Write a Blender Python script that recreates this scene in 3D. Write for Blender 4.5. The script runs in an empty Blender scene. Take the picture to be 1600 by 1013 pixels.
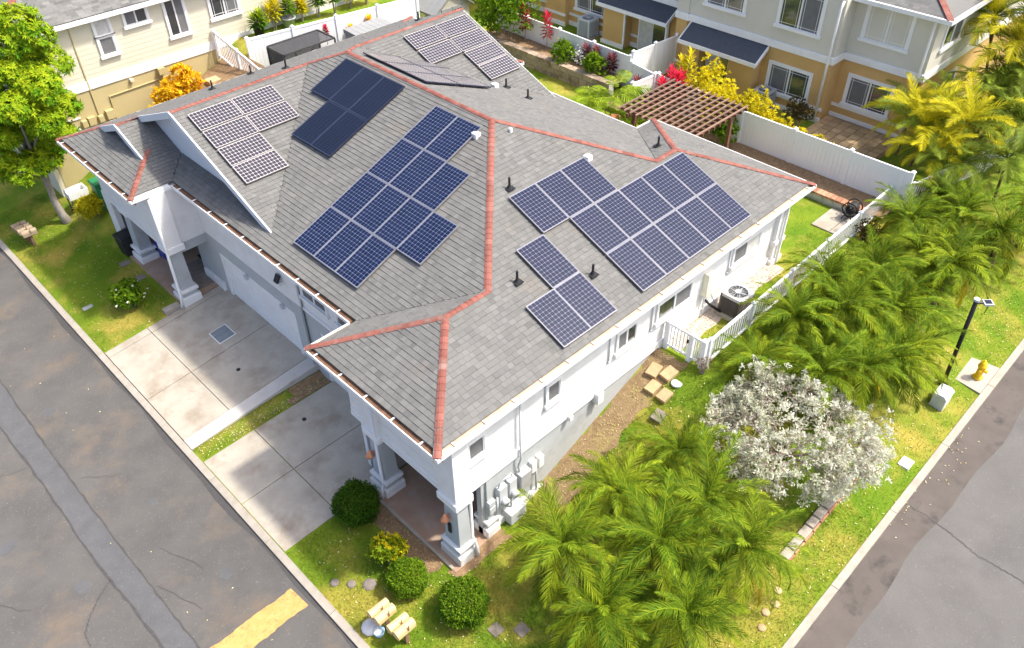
import bpy, math, random
import numpy as np
from mathutils import Vector, Matrix

random.seed(7)
RNG = np.random.default_rng(11)
scene = bpy.context.scene
COL = scene.collection
PI = math.pi

# ------------------------------------------------------------------ camera, sky, sun, exposure
CAM = Vector((-7.0826, -9.8123, 19.35))
FPX, YAW, PITCH, ROLL = 1288.2896, 0.80263153, -0.711705652, -0.016075015
fw = Vector((math.cos(PITCH) * math.cos(YAW), math.cos(PITCH) * math.sin(YAW), math.sin(PITCH)))
rt = fw.cross(Vector((0, 0, 1))).normalized()
up = rt.cross(fw)
rt2 = rt * math.cos(ROLL) + up * math.sin(ROLL)
up2 = -rt * math.sin(ROLL) + up * math.cos(ROLL)
cd = bpy.data.cameras.new('camera')
cd.sensor_width = 36.0
cd.lens = FPX / 1600.0 * 36.0
cd.clip_end = 600.0
cam = bpy.data.objects.new('camera', cd)
COL.objects.link(cam)
cam.matrix_world = Matrix(((rt2.x, up2.x, -fw.x, CAM.x), (rt2.y, up2.y, -fw.y, CAM.y),
                           (rt2.z, up2.z, -fw.z, CAM.z), (0, 0, 0, 1)))
scene.camera = cam

SUNV = Vector((0.45, -0.44, 1.0)).normalized()      # towards the sun
wd = bpy.data.worlds.new('World')
scene.world = wd
wd.use_nodes = True
nt = wd.node_tree
nt.nodes.clear()
sky = nt.nodes.new('ShaderNodeTexSky')
sky.sky_type = 'NISHITA'
sky.sun_disc = False
sky.sun_elevation = math.asin(SUNV.z)
sky.sun_rotation = math.atan2(SUNV.x, SUNV.y)
sky.air_density = 0.7
sky.dust_density = 4.0
sky.ozone_density = 0.6
bg = nt.nodes.new('ShaderNodeBackground')
bg.inputs['Strength'].default_value = 0.15
wo = nt.nodes.new('ShaderNodeOutputWorld')
nt.links.new(sky.outputs[0], bg.inputs[0])
nt.links.new(bg.outputs[0], wo.inputs[0])
sd = bpy.data.lights.new('sun', 'SUN')
sd.energy = 2.35
sd.angle = math.radians(3.0)
sd.color = (1.0, 0.945, 0.84)
so = bpy.data.objects.new('sun', sd)
COL.objects.link(so)
so.rotation_euler = (-SUNV).to_track_quat('-Z', 'Y').to_euler()
so.location = (0, 0, 40)
vs = scene.view_settings
vs.view_transform = 'Standard'
vs.look = 'None'
vs.gamma = 1.0
vs.exposure = 1.25
vs.use_curve_mapping = False

# ------------------------------------------------------------------ helpers
PL = {}          # object name -> world position of its frame


class MB:
    """collects polygons for one mesh"""

    def __init__(self):
        self.v, self.f, self.t, self.m = [], [], [], []

    def poly(self, pts, tone=0.5, mi=0):
        n = len(self.v)
        self.v += [tuple(p) for p in pts]
        self.f.append(tuple(range(n, n + len(pts))))
        self.t.append(tone)
        self.m.append(mi)
        return self

    def box(self, x0, x1, y0, y1, z0, z1, tone=0.5, mi=0):
        a = [(x0, y0), (x1, y0), (x1, y1), (x0, y1)]
        return self.prism(a, z0, z1, tone, mi)

    def prism(self, pl, z0, z1, tone=0.5, mi=0):
        """pl: plan polygon (ccw); z0,z1 numbers or functions of x,y"""
        f0 = z0 if callable(z0) else (lambda x, y: z0)
        f1 = z1 if callable(z1) else (lambda x, y: z1)
        n = len(self.v)
        k = len(pl)
        self.v += [(x, y, f0(x, y)) for x, y in pl] + [(x, y, f1(x, y)) for x, y in pl]
        fs = [tuple(n + i for i in reversed(range(k))), tuple(n + k + i for i in range(k))]
        fs += [(n + i, n + (i + 1) % k, n + k + (i + 1) % k, n + k + i) for i in range(k)]
        self.f += fs
        self.t += [tone] * len(fs)
        self.m += [mi] * len(fs)
        return self

    def frustum(self, r0, z0, r1, z1, tone=0.5, mi=0):
        """r = (x0,x1,y0,y1) rectangles at z0 and z1"""
        n = len(self.v)
        for (x0, x1, y0, y1), z in ((r0, z0), (r1, z1)):
            self.v += [(x0, y0, z), (x1, y0, z), (x1, y1, z), (x0, y1, z)]
        fs = [(n + 3, n + 2, n + 1, n), (n + 4, n + 5, n + 6, n + 7)] + [(n + i, n + (i + 1) % 4, n + 4 + (i + 1) % 4, n + 4 + i) for i in range(4)]
        self.f += fs
        self.t += [tone] * 6
        self.m += [mi] * 6
        return self

    def obox(self, c, ax, ay, az, hx, hy, hz, tone=0.5, mi=0):
        c, ax, ay, az = Vector(c), Vector(ax), Vector(ay), Vector(az)
        n = len(self.v)
        for sz in (-1, 1):
            for sx, sy in ((-1, -1), (1, -1), (1, 1), (-1, 1)):
                self.v.append(tuple(c + ax * hx * sx + ay * hy * sy + az * hz * sz))
        fs = [(n + 3, n + 2, n + 1, n), (n + 4, n + 5, n + 6, n + 7)] + [(n + i, n + (i + 1) % 4, n + 4 + (i + 1) % 4, n + 4 + i) for i in range(4)]
        self.f += fs
        self.t += [tone] * 6
        self.m += [mi] * 6
        return self

    def tube(self, pts, rad, n=8, tone=0.5, mi=0, cap=True):
        pts = [Vector(p) for p in pts]
        if not hasattr(rad, '__len__'):
            rad = [rad] * len(pts)
        rings = []
        prev = None
        for i, p in enumerate(pts):
            d = (pts[min(i + 1, len(pts) - 1)] - pts[max(i - 1, 0)])
            d = d.normalized() if d.length > 1e-9 else Vector((0, 0, 1))
            a = prev if prev is not None else (Vector((1, 0, 0)) if abs(d.x) < .9 else Vector((0, 1, 0)))
            a = (a - d * a.dot(d))
            a = a.normalized() if a.length > 1e-6 else d.orthogonal().normalized()
            prev = a
            b = d.cross(a)
            s = len(self.v)
            for j in range(n):
                q = 2 * PI * j / n
                self.v.append(tuple(p + (a * math.cos(q) + b * math.sin(q)) * rad[i]))
            rings.append(s)
        for i in range(len(rings) - 1):
            for j in range(n):
                k = (j + 1) % n
                self.f.append((rings[i] + j, rings[i] + k, rings[i + 1] + k, rings[i + 1] + j))
                self.t.append(tone)
                self.m.append(mi)
        if cap:
            self.f += [tuple(rings[0] + j for j in reversed(range(n))), tuple(rings[-1] + j for j in range(n))]
            self.t += [tone] * 2
            self.m += [mi] * 2
        return self

    def lathe(self, c, prof, n=16, tone=0.5, mi=0):
        """prof: list of (r, z) from bottom to top about vertical axis at c"""
        rings = []
        for r, z in prof:
            s = len(self.v)
            for j in range(n):
                q = 2 * PI * j / n
                self.v.append((c[0] + r * math.cos(q), c[1] + r * math.sin(q), c[2] + z))
            rings.append(s)
        for i in range(len(rings) - 1):
            for j in range(n):
                k = (j + 1) % n
                self.f.append((rings[i] + j, rings[i] + k, rings[i + 1] + k, rings[i + 1] + j))
                self.t.append(tone)
                self.m.append(mi)
        self.f += [tuple(rings[0] + j for j in reversed(range(n))), tuple(rings[-1] + j for j in range(n))]
        self.t += [tone] * 2
        self.m += [mi] * 2
        return self

    def mesh(self, name, mats, off=(0, 0, 0), smooth=False):
        me = bpy.data.meshes.new(name)
        ox, oy, oz = off
        me.from_pydata([(x - ox, y - oy, z - oz) for x, y, z in self.v], [], self.f)
        if not isinstance(mats, (list, tuple)):
            mats = [mats]
        for m in mats:
            me.materials.append(m)
        if any(self.m):
            me.polygons.foreach_set('material_index', self.m)
        at = me.attributes.new('tone', 'FLOAT', 'FACE')
        at.data.foreach_set('value', self.t)
        if smooth:
            me.polygons.foreach_set('use_smooth', [True] * len(self.f))
        me.update()
        return me

    def build(self, name, mats, parent=None, base=None, smooth=False, kind=None, label=None, local=False, bevel=0):
        off = (0, 0, 0)
        if not local:
            if parent is not None:
                off = PL[parent.name]
            elif base is not None:
                off = base
        o = bpy.data.objects.new(name, self.mesh(name, mats, off, smooth))
        COL.objects.link(o)
        if parent is not None:
            o.parent = parent
            PL[o.name] = PL[parent.name]
        else:
            b = base if base is not None else (0, 0, 0)
            o.location = b
            PL[o.name] = tuple(b)
        if kind:
            o['kind'] = kind
        if label:
            o['label'] = label
        if bevel:
            md = o.modifiers.new('bevel', 'BEVEL')
            md.width = bevel
            md.segments = 2
            md.limit_method = 'ANGLE'
        return o


def tag(o, label, cat, group=None):
    o['label'] = label
    o['category'] = cat
    if group:
        o['group'] = group
    return o


def thing(name, label, cat, base, group=None, rot=None):
    o = bpy.data.objects.new(name, None)
    COL.objects.link(o)
    o.empty_display_size = 0.2
    o.location = base
    if rot is not None:
        o.rotation_euler = rot
    PL[o.name] = tuple(base)
    return tag(o, label, cat, group)


def inst(name, mesh, parent=None, loc=(0, 0, 0), rot=(0, 0, 0), scale=1.0):
    o = bpy.data.objects.new(name, mesh)
    COL.objects.link(o)
    o.parent = parent
    o.location = loc
    o.rotation_euler = rot
    o.scale = (scale, scale, scale) if not hasattr(scale, '__len__') else scale
    if parent is not None:
        PL[o.name] = PL[parent.name]
    return o


def struct(o):
    o['kind'] = 'structure'
    return o


# ------------------------------------------------------------------ materials
def N(t, kind, **kw):
    n = t.nodes.new(kind)
    for k, v in kw.items():
        setattr(n, k, v)
    return n


def pmat(name, c1, c2=None, scale=3.0, rough=0.8, bump=0.0, bscale=60.0, tone=None, tonek=1.0, spec=0.3, coat=0.0, metal=0.0,
         transl=0.0, blot=None, blot_scale=0.6, blot_lo=0.55, blot_hi=0.7, vary=0.0, speck=None, speck_scale=90.0, detail=6, objrand=0.0, emit=None):
    m = bpy.data.materials.new(name)
    m.use_nodes = True
    t = m.node_tree
    t.nodes.clear()
    out = N(t, 'ShaderNodeOutputMaterial')
    b = N(t, 'ShaderNodeBsdfPrincipled')
    L = t.links.new
    b.inputs['Roughness'].default_value = rough
    b.inputs['Metallic'].default_value = metal
    b.inputs['Specular IOR Level'].default_value = spec
    b.inputs['Coat Weight'].default_value = coat
    b.inputs['Coat Roughness'].default_value = 0.04
    geo = N(t, 'ShaderNodeNewGeometry')
    pos = geo.outputs['Position']

    def noise(sc, det=detail, rg=0.6):
        n = N(t, 'ShaderNodeTexNoise')
        n.inputs['Scale'].default_value = sc
        n.inputs['Detail'].default_value = det
        n.inputs['Roughness'].default_value = rg
        L(pos, n.inputs['Vector'])
        return n.outputs['Fac']

    def ramp(fac, lo, hi):
        r = N(t, 'ShaderNodeMapRange')
        r.inputs['From Min'].default_value = lo
        r.inputs['From Max'].default_value = hi
        L(fac, r.inputs['Value'])
        return r.outputs['Result']

    def mix(fac, a, bb, mode='MIX'):
        x = N(t, 'ShaderNodeMix', data_type='RGBA', blend_type=mode)
        for s, val in ((x.inputs[0], fac), (x.inputs[6], a), (x.inputs[7], bb)):
            if hasattr(val, 'is_linked') or hasattr(val, 'links'):
                L(val, s)
            elif hasattr(val, '__len__'):
                s.default_value = (val[0], val[1], val[2], 1)
            else:
                s.default_value = val
        return x.outputs[2]

    col = mix(ramp(noise(scale), .3, .7), c1, c2) if c2 is not None else mix(0.0, c1, c1)
    if tone is not None:
        a = N(t, 'ShaderNodeAttribute', attribute_name='tone')
        col = mix(a.outputs['Fac'], col, tone)
    if blot is not None:
        col = mix(ramp(noise(blot_scale, 4, .65), blot_lo, blot_hi), col, blot)
    if speck is not None:
        col = mix(ramp(noise(speck_scale, 2, .5), .62, .74), col, speck)
    if objrand:
        oi = N(t, 'ShaderNodeObjectInfo')
        h = N(t, 'ShaderNodeHueSaturation')
        mr = N(t, 'ShaderNodeMapRange')
        mr.inputs['To Min'].default_value = 1 - objrand
        mr.inputs['To Max'].default_value = 1 + objrand
        L(oi.outputs['Random'], mr.inputs['Value'])
        L(mr.outputs['Result'], h.inputs['Value'])
        L(col, h.inputs['Color'])
        col = h.outputs['Color']
    L(col, b.inputs['Base Color'])
    if bump:
        bp = N(t, 'ShaderNodeBump')
        bp.inputs['Strength'].default_value = bump
        bp.inputs['Distance'].default_value = 0.02
        L(noise(bscale, 4, .7), bp.inputs['Height'])
        L(bp.outputs['Normal'], b.inputs['Normal'])
    if emit:
        b.inputs['Emission Color'].default_value = (*emit[:3], 1)
        b.inputs['Emission Strength'].default_value = emit[3]
    if transl:
        tr = N(t, 'ShaderNodeBsdfTranslucent')
        L(col, tr.inputs['Color'])
        ms = N(t, 'ShaderNodeMixShader')
        ms.inputs[0].default_value = transl
        L(b.outputs[0], ms.inputs[1])
        L(tr.outputs[0], ms.inputs[2])
        L(ms.outputs[0], out.inputs[0])
    else:
        L(b.outputs[0], out.inputs[0])
    return m


def grassmat(name, blade=False):
    """lawn colour by world position: greener and drier patches"""
    m = pmat(name, (.095, .185, .012), (.19, .255, .020), scale=0.9, rough=.9, bump=0 if blade else .8, bscale=45, spec=.1, transl=.35 if blade else 0,
             blot=(.41, .32, .07), blot_scale=.42, blot_lo=.47, blot_hi=.70, tone=(.30, .30, .05) if blade else None,
             speck=None if blade else (.07, .11, .012), speck_scale=26)
    return m


M = {}
M['grass'] = grassmat('lawn_grass')
M['blade'] = grassmat('grass_blades', True)
M['asphalt'] = pmat('asphalt', (.088, .085, .081), (.118, .112, .106), scale=.8, rough=.92, bump=.6, bscale=60, blot=(.185, .14, .10), blot_scale=.55, blot_lo=.52, blot_hi=.8, speck=(.155, .15, .143), speck_scale=24)
M['asphalt2'] = pmat('asphalt_side', (.122, .116, .110), (.150, .143, .136), scale=.8, rough=.92, bump=.6, bscale=60, blot=(.105, .10, .097), blot_scale=.35, blot_lo=.52, blot_hi=.75, speck=(.19, .18, .172), speck_scale=24)
M['patch'] = pmat('asphalt_patch', (.090, .091, .095), (.112, .112, .116), scale=2, rough=.9, bump=.5, bscale=60, speck=(.15, .15, .155), speck_scale=24, blot=(.135, .122, .11), blot_scale=.6)
M['seal'] = pmat('sealant', (.056, .054, .054), (.076, .072, .07), scale=8, rough=.7)
M['gutterasphalt'] = pmat('worn_asphalt', (.100, .086, .076), (.130, .112, .100), scale=1.5, rough=.92, bump=.5, bscale=60, blot=(.065, .058, .055), blot_scale=1.2)
M['paintyellow'] = pmat('yellow_road_paint', (.50, .275, .08), (.56, .35, .13), scale=6, rough=.8, bump=.3, bscale=60, blot=(.22, .15, .075), blot_scale=8, blot_lo=.55, blot_hi=.72, speck=(.3, .18, .08), speck_scale=25)
M['curb'] = pmat('curb_concrete', (.33, .29, .24), (.43, .385, .325), scale=3, rough=.9, bump=.4, bscale=70, blot=(.42, .37, .31), blot_scale=3, blot_lo=.55, blot_hi=.75)
M['concrete'] = pmat('driveway_concrete', (.36, .322, .262), (.46, .418, .345), scale=1.4, rough=.88, bump=.25, bscale=80, blot=(.275, .222, .165), blot_scale=.8, blot_lo=.5, blot_hi=.72, speck=(.36, .32, .28), speck_scale=14)
M['concwall'] = pmat('wall_concrete', (.5, .47, .43), (.58, .55, .5), scale=2, rough=.9, bump=.3, bscale=60, blot=(.42, .33, .25), blot_scale=1.6, blot_lo=.56, blot_hi=.7)
M['pavers'] = pmat('porch_slab', (.34, .22, .15), (.44, .31, .23), scale=1.5, rough=.85, bump=.3, bscale=60, blot=(.4, .33, .27), blot_scale=1.8)
M['mulch'] = pmat('dirt_and_leaf_litter', (.20, .125, .07), (.33, .22, .12), scale=7, rough=.95, bump=1.0, bscale=40, speck=(.5, .4, .22), speck_scale=20)
M['drydirt'] = pmat('dry_earth', (.20, .135, .07), (.32, .23, .12), scale=5, rough=.95, bump=1.0, bscale=40, speck=(.24, .15, .08), speck_scale=16, blot=(.30, .27, .08), blot_scale=1.1, blot_lo=.56, blot_hi=.75)
M['gravel'] = pmat('pebbles', (.36, .27, .2), (.52, .43, .35), scale=10, rough=.9, tone=(.62, .53, .45))
M['roof'] = pmat('grey_shingle', (.106, .107, .103), (.138, .137, .131), scale=1.1, rough=.92, bump=.5, bscale=90, tone=(.215, .212, .20), spec=.15, blot=(.185, .165, .14), blot_scale=.7, blot_lo=.60, blot_hi=.8)
M['redcap'] = pmat('red_ridge_shingle', (.235, .085, .066), (.29, .122, .098), scale=4, rough=.9, bump=.5, bscale=80, objrand=.16, spec=.1, blot=(.25, .18, .15), blot_scale=2.2, blot_lo=.55, blot_hi=.75)
M['white'] = pmat('white_paint', (.76, .755, .74), (.82, .82, .81), scale=1.6, rough=.6, bump=.1, bscale=40, blot=(.68, .65, .60), blot_scale=1.7, blot_lo=.58, blot_hi=.8)
M['stucco'] = pmat('white_stucco', (.72, .71, .69), (.80, .795, .78), scale=1.4, rough=.85, bump=.4, bscale=35, blot=(.66, .63, .58), blot_scale=1.1, blot_lo=.56, blot_hi=.8)
M['greystucco'] = pmat('grey_stucco', (.42, .445, .445), (.47, .49, .49), scale=1.2, rough=.88, bump=.3, bscale=70, blot=(.37, .385, .38), blot_scale=.9)
M['trimgrey'] = pmat('pale_grey_trim', (.60, .64, .68), (.64, .67, .70), scale=2, rough=.7)
M['gutterin'] = pmat('gutter_inside', (.10, .055, .035), (.22, .12, .07), scale=5, rough=.9)
M['gutterwood'] = pmat('tan_gutter', (.55, .40, .26), (.68, .54, .38), scale=4, rough=.8)
M['vinyl'] = pmat('white_vinyl', (.80, .81, .83), (.84, .85, .86), scale=.8, rough=.4, spec=.4)
M['vinyldirt'] = pmat('soil_stained_vinyl', (.62, .46, .33), (.78, .74, .70), scale=3, rough=.6)
M['glass'] = pmat('window_glass', (.03, .032, .035), (.06, .06, .06), scale=1.5, rough=.05, spec=.9, coat=.6)
M['screen'] = pmat('insect_screen', (.13, .13, .135), (.17, .17, .17), scale=3, rough=.6)
M['curtain'] = pmat('curtain', (.5, .49, .46), (.66, .65, .62), scale=5, rough=.7, coat=.5)
M['metalgrey'] = pmat('grey_metal', (.42, .43, .44), (.48, .49, .5), scale=3, rough=.5, metal=.2)
M['metallight'] = pmat('light_metal', (.50, .53, .55), (.57, .59, .60), scale=3, rough=.5)
M['metaldark'] = pmat('dark_metal', (.05, .05, .052), (.075, .075, .075), scale=4, rough=.5)
M['black'] = pmat('black_plastic', (.016, .016, .018), (.03, .03, .03), scale=5, rough=.5)
M['acbrown'] = pmat('brown_metal', (.10, .085, .075), (.14, .12, .105), scale=4, rough=.6)
M['cream'] = pmat('cream_siding', (.62, .58, .44), (.66, .62, .49), scale=1.2, rough=.8, bump=.12, bscale=50)
M['khaki'] = pmat('khaki_stucco', (.46, .385, .19), (.50, .42, .22), scale=1, rough=.88, bump=.25, bscale=60)
M['ochre'] = pmat('ochre_stucco', (.56, .35, .13), (.62, .40, .16), scale=1.1, rough=.88, bump=.2, bscale=60)
M['beige'] = pmat('beige_stucco', (.58, .55, .47), (.63, .60, .52), scale=1, rough=.88, bump=.2, bscale=60)
M['darkshingle'] = pmat('charcoal_shingle', (.035, .042, .055), (.06, .068, .085), scale=5, rough=.85, bump=.4, bscale=60, tone=(.085, .095, .115))
M['cellblue'] = pmat('blue_solar_cell', (.003, .008, .030), (.006, .012, .042), scale=1.2, rough=.25, spec=.4, coat=.15, tone=(.008, .012, .045))
M['cellskylit'] = pmat('skylit_solar_cell', (.005, .008, .028), (.009, .010, .036), scale=1.2, rough=.3, spec=.25, coat=.06)  # violet sky reflection of the street side slope put into the cell colour
M['cellold'] = pmat('dull_solar_cell', (.028, .026, .040), (.042, .036, .052), scale=2, rough=.25, spec=.5, coat=.3)
M['celldark'] = pmat('dark_solar_cell', (.004, .006, .016), (.006, .009, .022), scale=1.2, rough=.2, spec=.4, coat=.25)
M['backsheet'] = pmat('panel_backsheet', (.15, .19, .29), (.21, .25, .35), scale=2, rough=.3, coat=.1)
M['backold'] = pmat('aged_panel_backsheet', (.46, .43, .41), (.52, .49, .47), scale=2, rough=.3, coat=.4)
M['darkline'] = pmat('panel_dark_line', (.05, .07, .13), (.06, .08, .15), scale=2, rough=.2, coat=.6)
M['alu'] = pmat('aluminium_frame', (.25, .23, .225), (.32, .295, .285), scale=4, rough=.4, metal=.3)
M['aludark'] = pmat('dark_frame', (.03, .035, .06), (.04, .045, .07), scale=4, rough=.35, metal=.3)
M['stone'] = pmat('stone_block', (.27, .20, .14), (.40, .32, .24), scale=5, rough=.92, bump=.6, bscale=40, objrand=.25, blot=(.2, .13, .09), blot_scale=2)
M['brick'] = pmat('red_cap_brick', (.42, .19, .11), (.52, .27, .17), scale=4, rough=.9, bump=.5, bscale=60, objrand=.3)
M['steptan'] = pmat('tan_stepping_stone', (.40, .27, .145), (.48, .35, .2), scale=5, rough=.9, bump=.5, bscale=50, objrand=.22)
M['stepgrey'] = pmat('grey_stepping_stone', (.19, .16, .135), (.27, .23, .195), scale=6, rough=.9, bump=.5, bscale=50)
M['wood'] = pmat('redwood', (.11, .05, .032), (.17, .085, .052), scale=6, rough=.8, bump=.3, bscale=50, objrand=.2)
M['woodpale'] = pmat('weathered_slat', (.19, .115, .085), (.27, .175, .13), scale=6, rough=.85, objrand=.2)
M['mailtan'] = pmat('tan_painted_metal', (.68, .48, .22), (.74, .55, .28), scale=5, rough=.6)
M['mailgrey'] = pmat('weathered_mailbox', (.34, .26, .17), (.42, .33, .22), scale=5, rough=.8)
M['postwood'] = pmat('post_wood', (.18, .11, .06), (.27, .17, .1), scale=8, rough=.85)
M['bluebin'] = pmat('blue_plastic', (.02, .05, .33), (.03, .07, .38), scale=3, rough=.45)
M['greenbin'] = pmat('green_plastic', (.02, .19, .075), (.03, .23, .09), scale=3, rough=.45)
M['yellow'] = pmat('yellow_paint', (.85, .50, .01), (.90, .56, .015), scale=5, rough=.4)
M['copper'] = pmat('copper_lamp', (.70, .28, .15), (.75, .36, .2), scale=8, rough=.4, metal=.4)
M['lampblack'] = pmat('black_pole', (.012, .011, .012), (.02, .018, .018), scale=4, rough=.45)
M['paleblue'] = pmat('pale_blue_plastic', (.45, .60, .66), (.52, .66, .71), scale=4, rough=.5)
M['palestone'] = pmat('pale_rock', (.66, .63, .60), (.74, .71, .68), scale=6, rough=.8)
M['shedgrey'] = pmat('grey_shed_resin', (.25, .255, .26), (.29, .295, .3), scale=2, rough=.6)
M['shedtan'] = pmat('taupe_shed_resin', (.42, .39, .33), (.47, .44, .38), scale=2, rough=.6)
M['mesh'] = pmat('black_netting', (.05, .05, .05), (.10, .10, .10), scale=3, rough=.9)
M['terracotta'] = pmat('terracotta', (.45, .16, .08), (.5, .2, .1), scale=4, rough=.8)
M['bark'] = pmat('grey_bark', (.27, .235, .20), (.38, .34, .30), scale=6, rough=.95, bump=1, bscale=30)
M['trunk'] = pmat('palm_trunk', (.11, .075, .045), (.18, .13, .08), scale=12, rough=.95, bump=1, bscale=40)


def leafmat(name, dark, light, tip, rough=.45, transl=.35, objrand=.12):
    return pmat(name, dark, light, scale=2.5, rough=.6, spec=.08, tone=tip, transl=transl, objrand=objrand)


M['palmleaf'] = leafmat('date_palm_leaf', (.026, .085, .006), (.075, .165, .009), (.40, .46, .022), transl=.34, objrand=.3)
M['palmyellow'] = leafmat('yellowing_palm_leaf', (.20, .25, .015), (.32, .33, .02), (.62, .45, .02))
M['arecaleaf'] = leafmat('areca_leaf', (.26, .31, .012), (.40, .40, .015), (.68, .56, .02))
M['arecagreen'] = leafmat('areca_green_leaf', (.06, .13, .02), (.12, .20, .025), (.30, .34, .03))
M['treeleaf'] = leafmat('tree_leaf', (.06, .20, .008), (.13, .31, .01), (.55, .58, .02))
M['box'] = leafmat('clipped_bush_leaf', (.018, .07, .006), (.045, .13, .01), (.16, .30, .02))
M['box2'] = leafmat('bright_bush_leaf', (.04, .12, .008), (.09, .21, .012), (.30, .42, .02))
M['goldleaf'] = leafmat('gold_leaf', (.38, .38, .014), (.62, .55, .02), (.88, .74, .03))
M['orangeleaf'] = leafmat('orange_croton_leaf', (.58, .20, .012), (.74, .38, .015), (.88, .68, .03))
M['redleaf'] = leafmat('red_ti_leaf', (.16, .018, .025), (.40, .025, .05), (.75, .04, .09))
M['maroon'] = leafmat('maroon_ti_leaf', (.05, .015, .02), (.13, .025, .035), (.36, .10, .10))
M['silver'] = leafmat('silver_leaf', (.38, .43, .25), (.66, .67, .50), (.90, .88, .78), transl=.5)
M['twig'] = pmat('grey_twig', (.25, .19, .155), (.36, .29, .25), scale=8, rough=.9)
M['darkshrub'] = leafmat('dark_shrub_leaf', (.03, .045, .015), (.07, .08, .02), (.22, .14, .06))
M['monstera'] = leafmat('philodendron_leaf', (.04, .13, .012), (.10, .22, .015), (.42, .50, .03))
M['whiteflower'] = pmat('white_petal', (.78, .78, .72), (.85, .85, .8), scale=9, rough=.6)
M['fallen'] = leafmat('fallen_leaf', (.50, .38, .09), (.62, .50, .16), (.70, .68, .45), transl=.1)

# ------------------------------------------------------------------ terrain
E = 5.0


def sstep(a):
    a = min(1, max(0, a))
    return a * a * (3 - 2 * a)


def itp(x, xs, ys):
    return float(np.interp(x, xs, ys))


def S(x):        # level of the kerb along the side street
    return itp(x, [-3, 1, 25, 60, 120], [0, .08, 1.9, 4.5, 8])


def gz(x, y):
    hl = itp(y, [8.9, 9.3, 15.3, 21, 24], [.06, .36, .36, .36, .36])
    hl = .06 if y < 8.9 else hl
    front = itp(x, [-2.57, .4, 3.4, 9, 20, 60], [0, hl, hl, 2.3, 2.35, 2.6])
    if y <= .7:
        H = itp(x, [-2.57, .3, 3.3, 4.2, 8.9, 20, 60], [0, .06, .12, .42, 2.28, 2.35, 2.6])
        w = sstep((y + 7.1) / 5.6)
        s = S(x) - .01
        if x < .5:
            w = max(w, 0)
        z = s + (H - s) * w
        if y < -7.13:
            z = S(x) - .3
    else:
        z = front
    if x > 20.6 and y > -1.2:
        z = max(z, itp(x, [20.6, 21.0], [2.35, 2.55]))
    if y > 20.8:
        hc = itp(x, [-2.57, 0, 3, 9, 9.8, 60], [0, .36, 1.9, 4.15, 4.8, 4.8])
        y0, y1 = (21.0, 22.6) if x < 9.5 else (24.35 - (x - 9.7) * .15, 24.6 - (x - 9.7) * .15)
        if x > 18.3:
            y0, y1 = 26, 28
        z = z + (hc - z) * sstep((y - y0) / (y1 - y0))
    if x < -2.6:
        z = -.3
    if 9.09 < y < 15.335 and x < 2.6:
        z = min(z, -.3)
    return z


def drape(mb, x0, x1, y0, y1, dz, step=.35, edge=0.0, inside=None, tone=0.5, mi=0):
    nx, ny = max(1, int((x1 - x0) / step)), max(1, int((y1 - y0) / step))
    P = {}
    for i in range(nx + 1):
        for j in range(ny + 1):
            x, y = x0 + (x1 - x0) * i / nx, y0 + (y1 - y0) * j / ny
            if edge and (i in (0, nx)):
                x += random.uniform(-edge, edge)
            if edge and (j in (0, ny)):
                y += random.uniform(-edge, edge)
            P[i, j] = (x, y, gz(x, y) + dz)
    for i in range(nx):
        for j in range(ny):
            q = [P[i, j], P[i + 1, j], P[i + 1, j + 1], P[i, j + 1]]
            if inside is None or inside((q[0][0] + q[2][0]) / 2, (q[0][1] + q[2][1]) / 2):
                mb.poly(q, tone, mi)
    return mb


xs = list(np.arange(-140, -6, 22.)) + list(np.arange(-2.57, 32, .34)) + list(np.arange(33, 200, 12.))
xs = sorted(set([round(v, 3) for v in xs] + [-2.62, -2.56]))
ys = list(np.arange(-140, -8, 20.)) + [-7.2, -7.12, 9.085, 9.1, 15.33, 15.345] + list(np.arange(-7.0, 34, .34)) + list(np.arange(35, 220, 12.))
ys = sorted(set(round(float(v), 3) for v in ys))
g = MB()
nx, ny = len(xs), len(ys)
g.v = [(x, y, gz(x, y)) for x in xs for y in ys]
g.f = [(i * ny + j, (i + 1) * ny + j, (i + 1) * ny + j + 1, i * ny + j + 1) for i in range(nx - 1) for j in range(ny - 1)]
g.t = [.5] * len(g.f)
g.m = [0] * len(g.f)
struct(g.build('ground', M['grass'], smooth=True))

# ------------------------------------------------------------------ streets
r = MB()
r.poly([(-140, -140, -.1), (-2.77, -140, -.1), (-2.77, 220, -.1), (-140, 220, -.1)])
road = struct(r.build('road', M['asphalt']))
p = MB()
le = [(-6.40, 40), (-6.42, 20), (-6.40, 14.4), (-6.33, 11.2), (-6.36, 7.4), (-6.25, 5.4), (-6.21, 3.8), (-6.2, -12)]
re_ = [(-5.60, 40), (-5.60, 20), (-5.63, 16.6), (-5.66, 13.2), (-5.67, 10.5), (-5.65, 6.95), (-5.57, 3.15), (-5.5, -12)]


def dens(pts, k=40, j=.012):
    out = []
    for a, b in zip(pts[:-1], pts[1:]):
        m = max(1, int(math.dist(a, b) / .35))
        for i in range(m):
            q = i / m
            out.append((a[0] + (b[0] - a[0]) * q + random.uniform(-j, j), a[1] + (b[1] - a[1]) * q))
    out.append(pts[-1])
    return out


def ribbon(mb, a, b, za, tone=.5):
    """strip between two polylines of equal length"""
    f = za if callable(za) else (lambda x, y: za)
    for i in range(len(a) - 1):
        mb.poly([(*a[i], f(*a[i])), (*a[i + 1], f(*a[i + 1])), (*b[i + 1], f(*b[i + 1])), (*b[i], f(*b[i]))], tone)


def resamp(pts, n):
    d = np.array(pts)
    s = np.r_[0, np.cumsum(np.hypot(*np.diff(d, axis=0).T))]
    q = np.linspace(0, s[-1], n)
    return list(zip(np.interp(q, s, d[:, 0]), np.interp(q, s, d[:, 1])))


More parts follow.
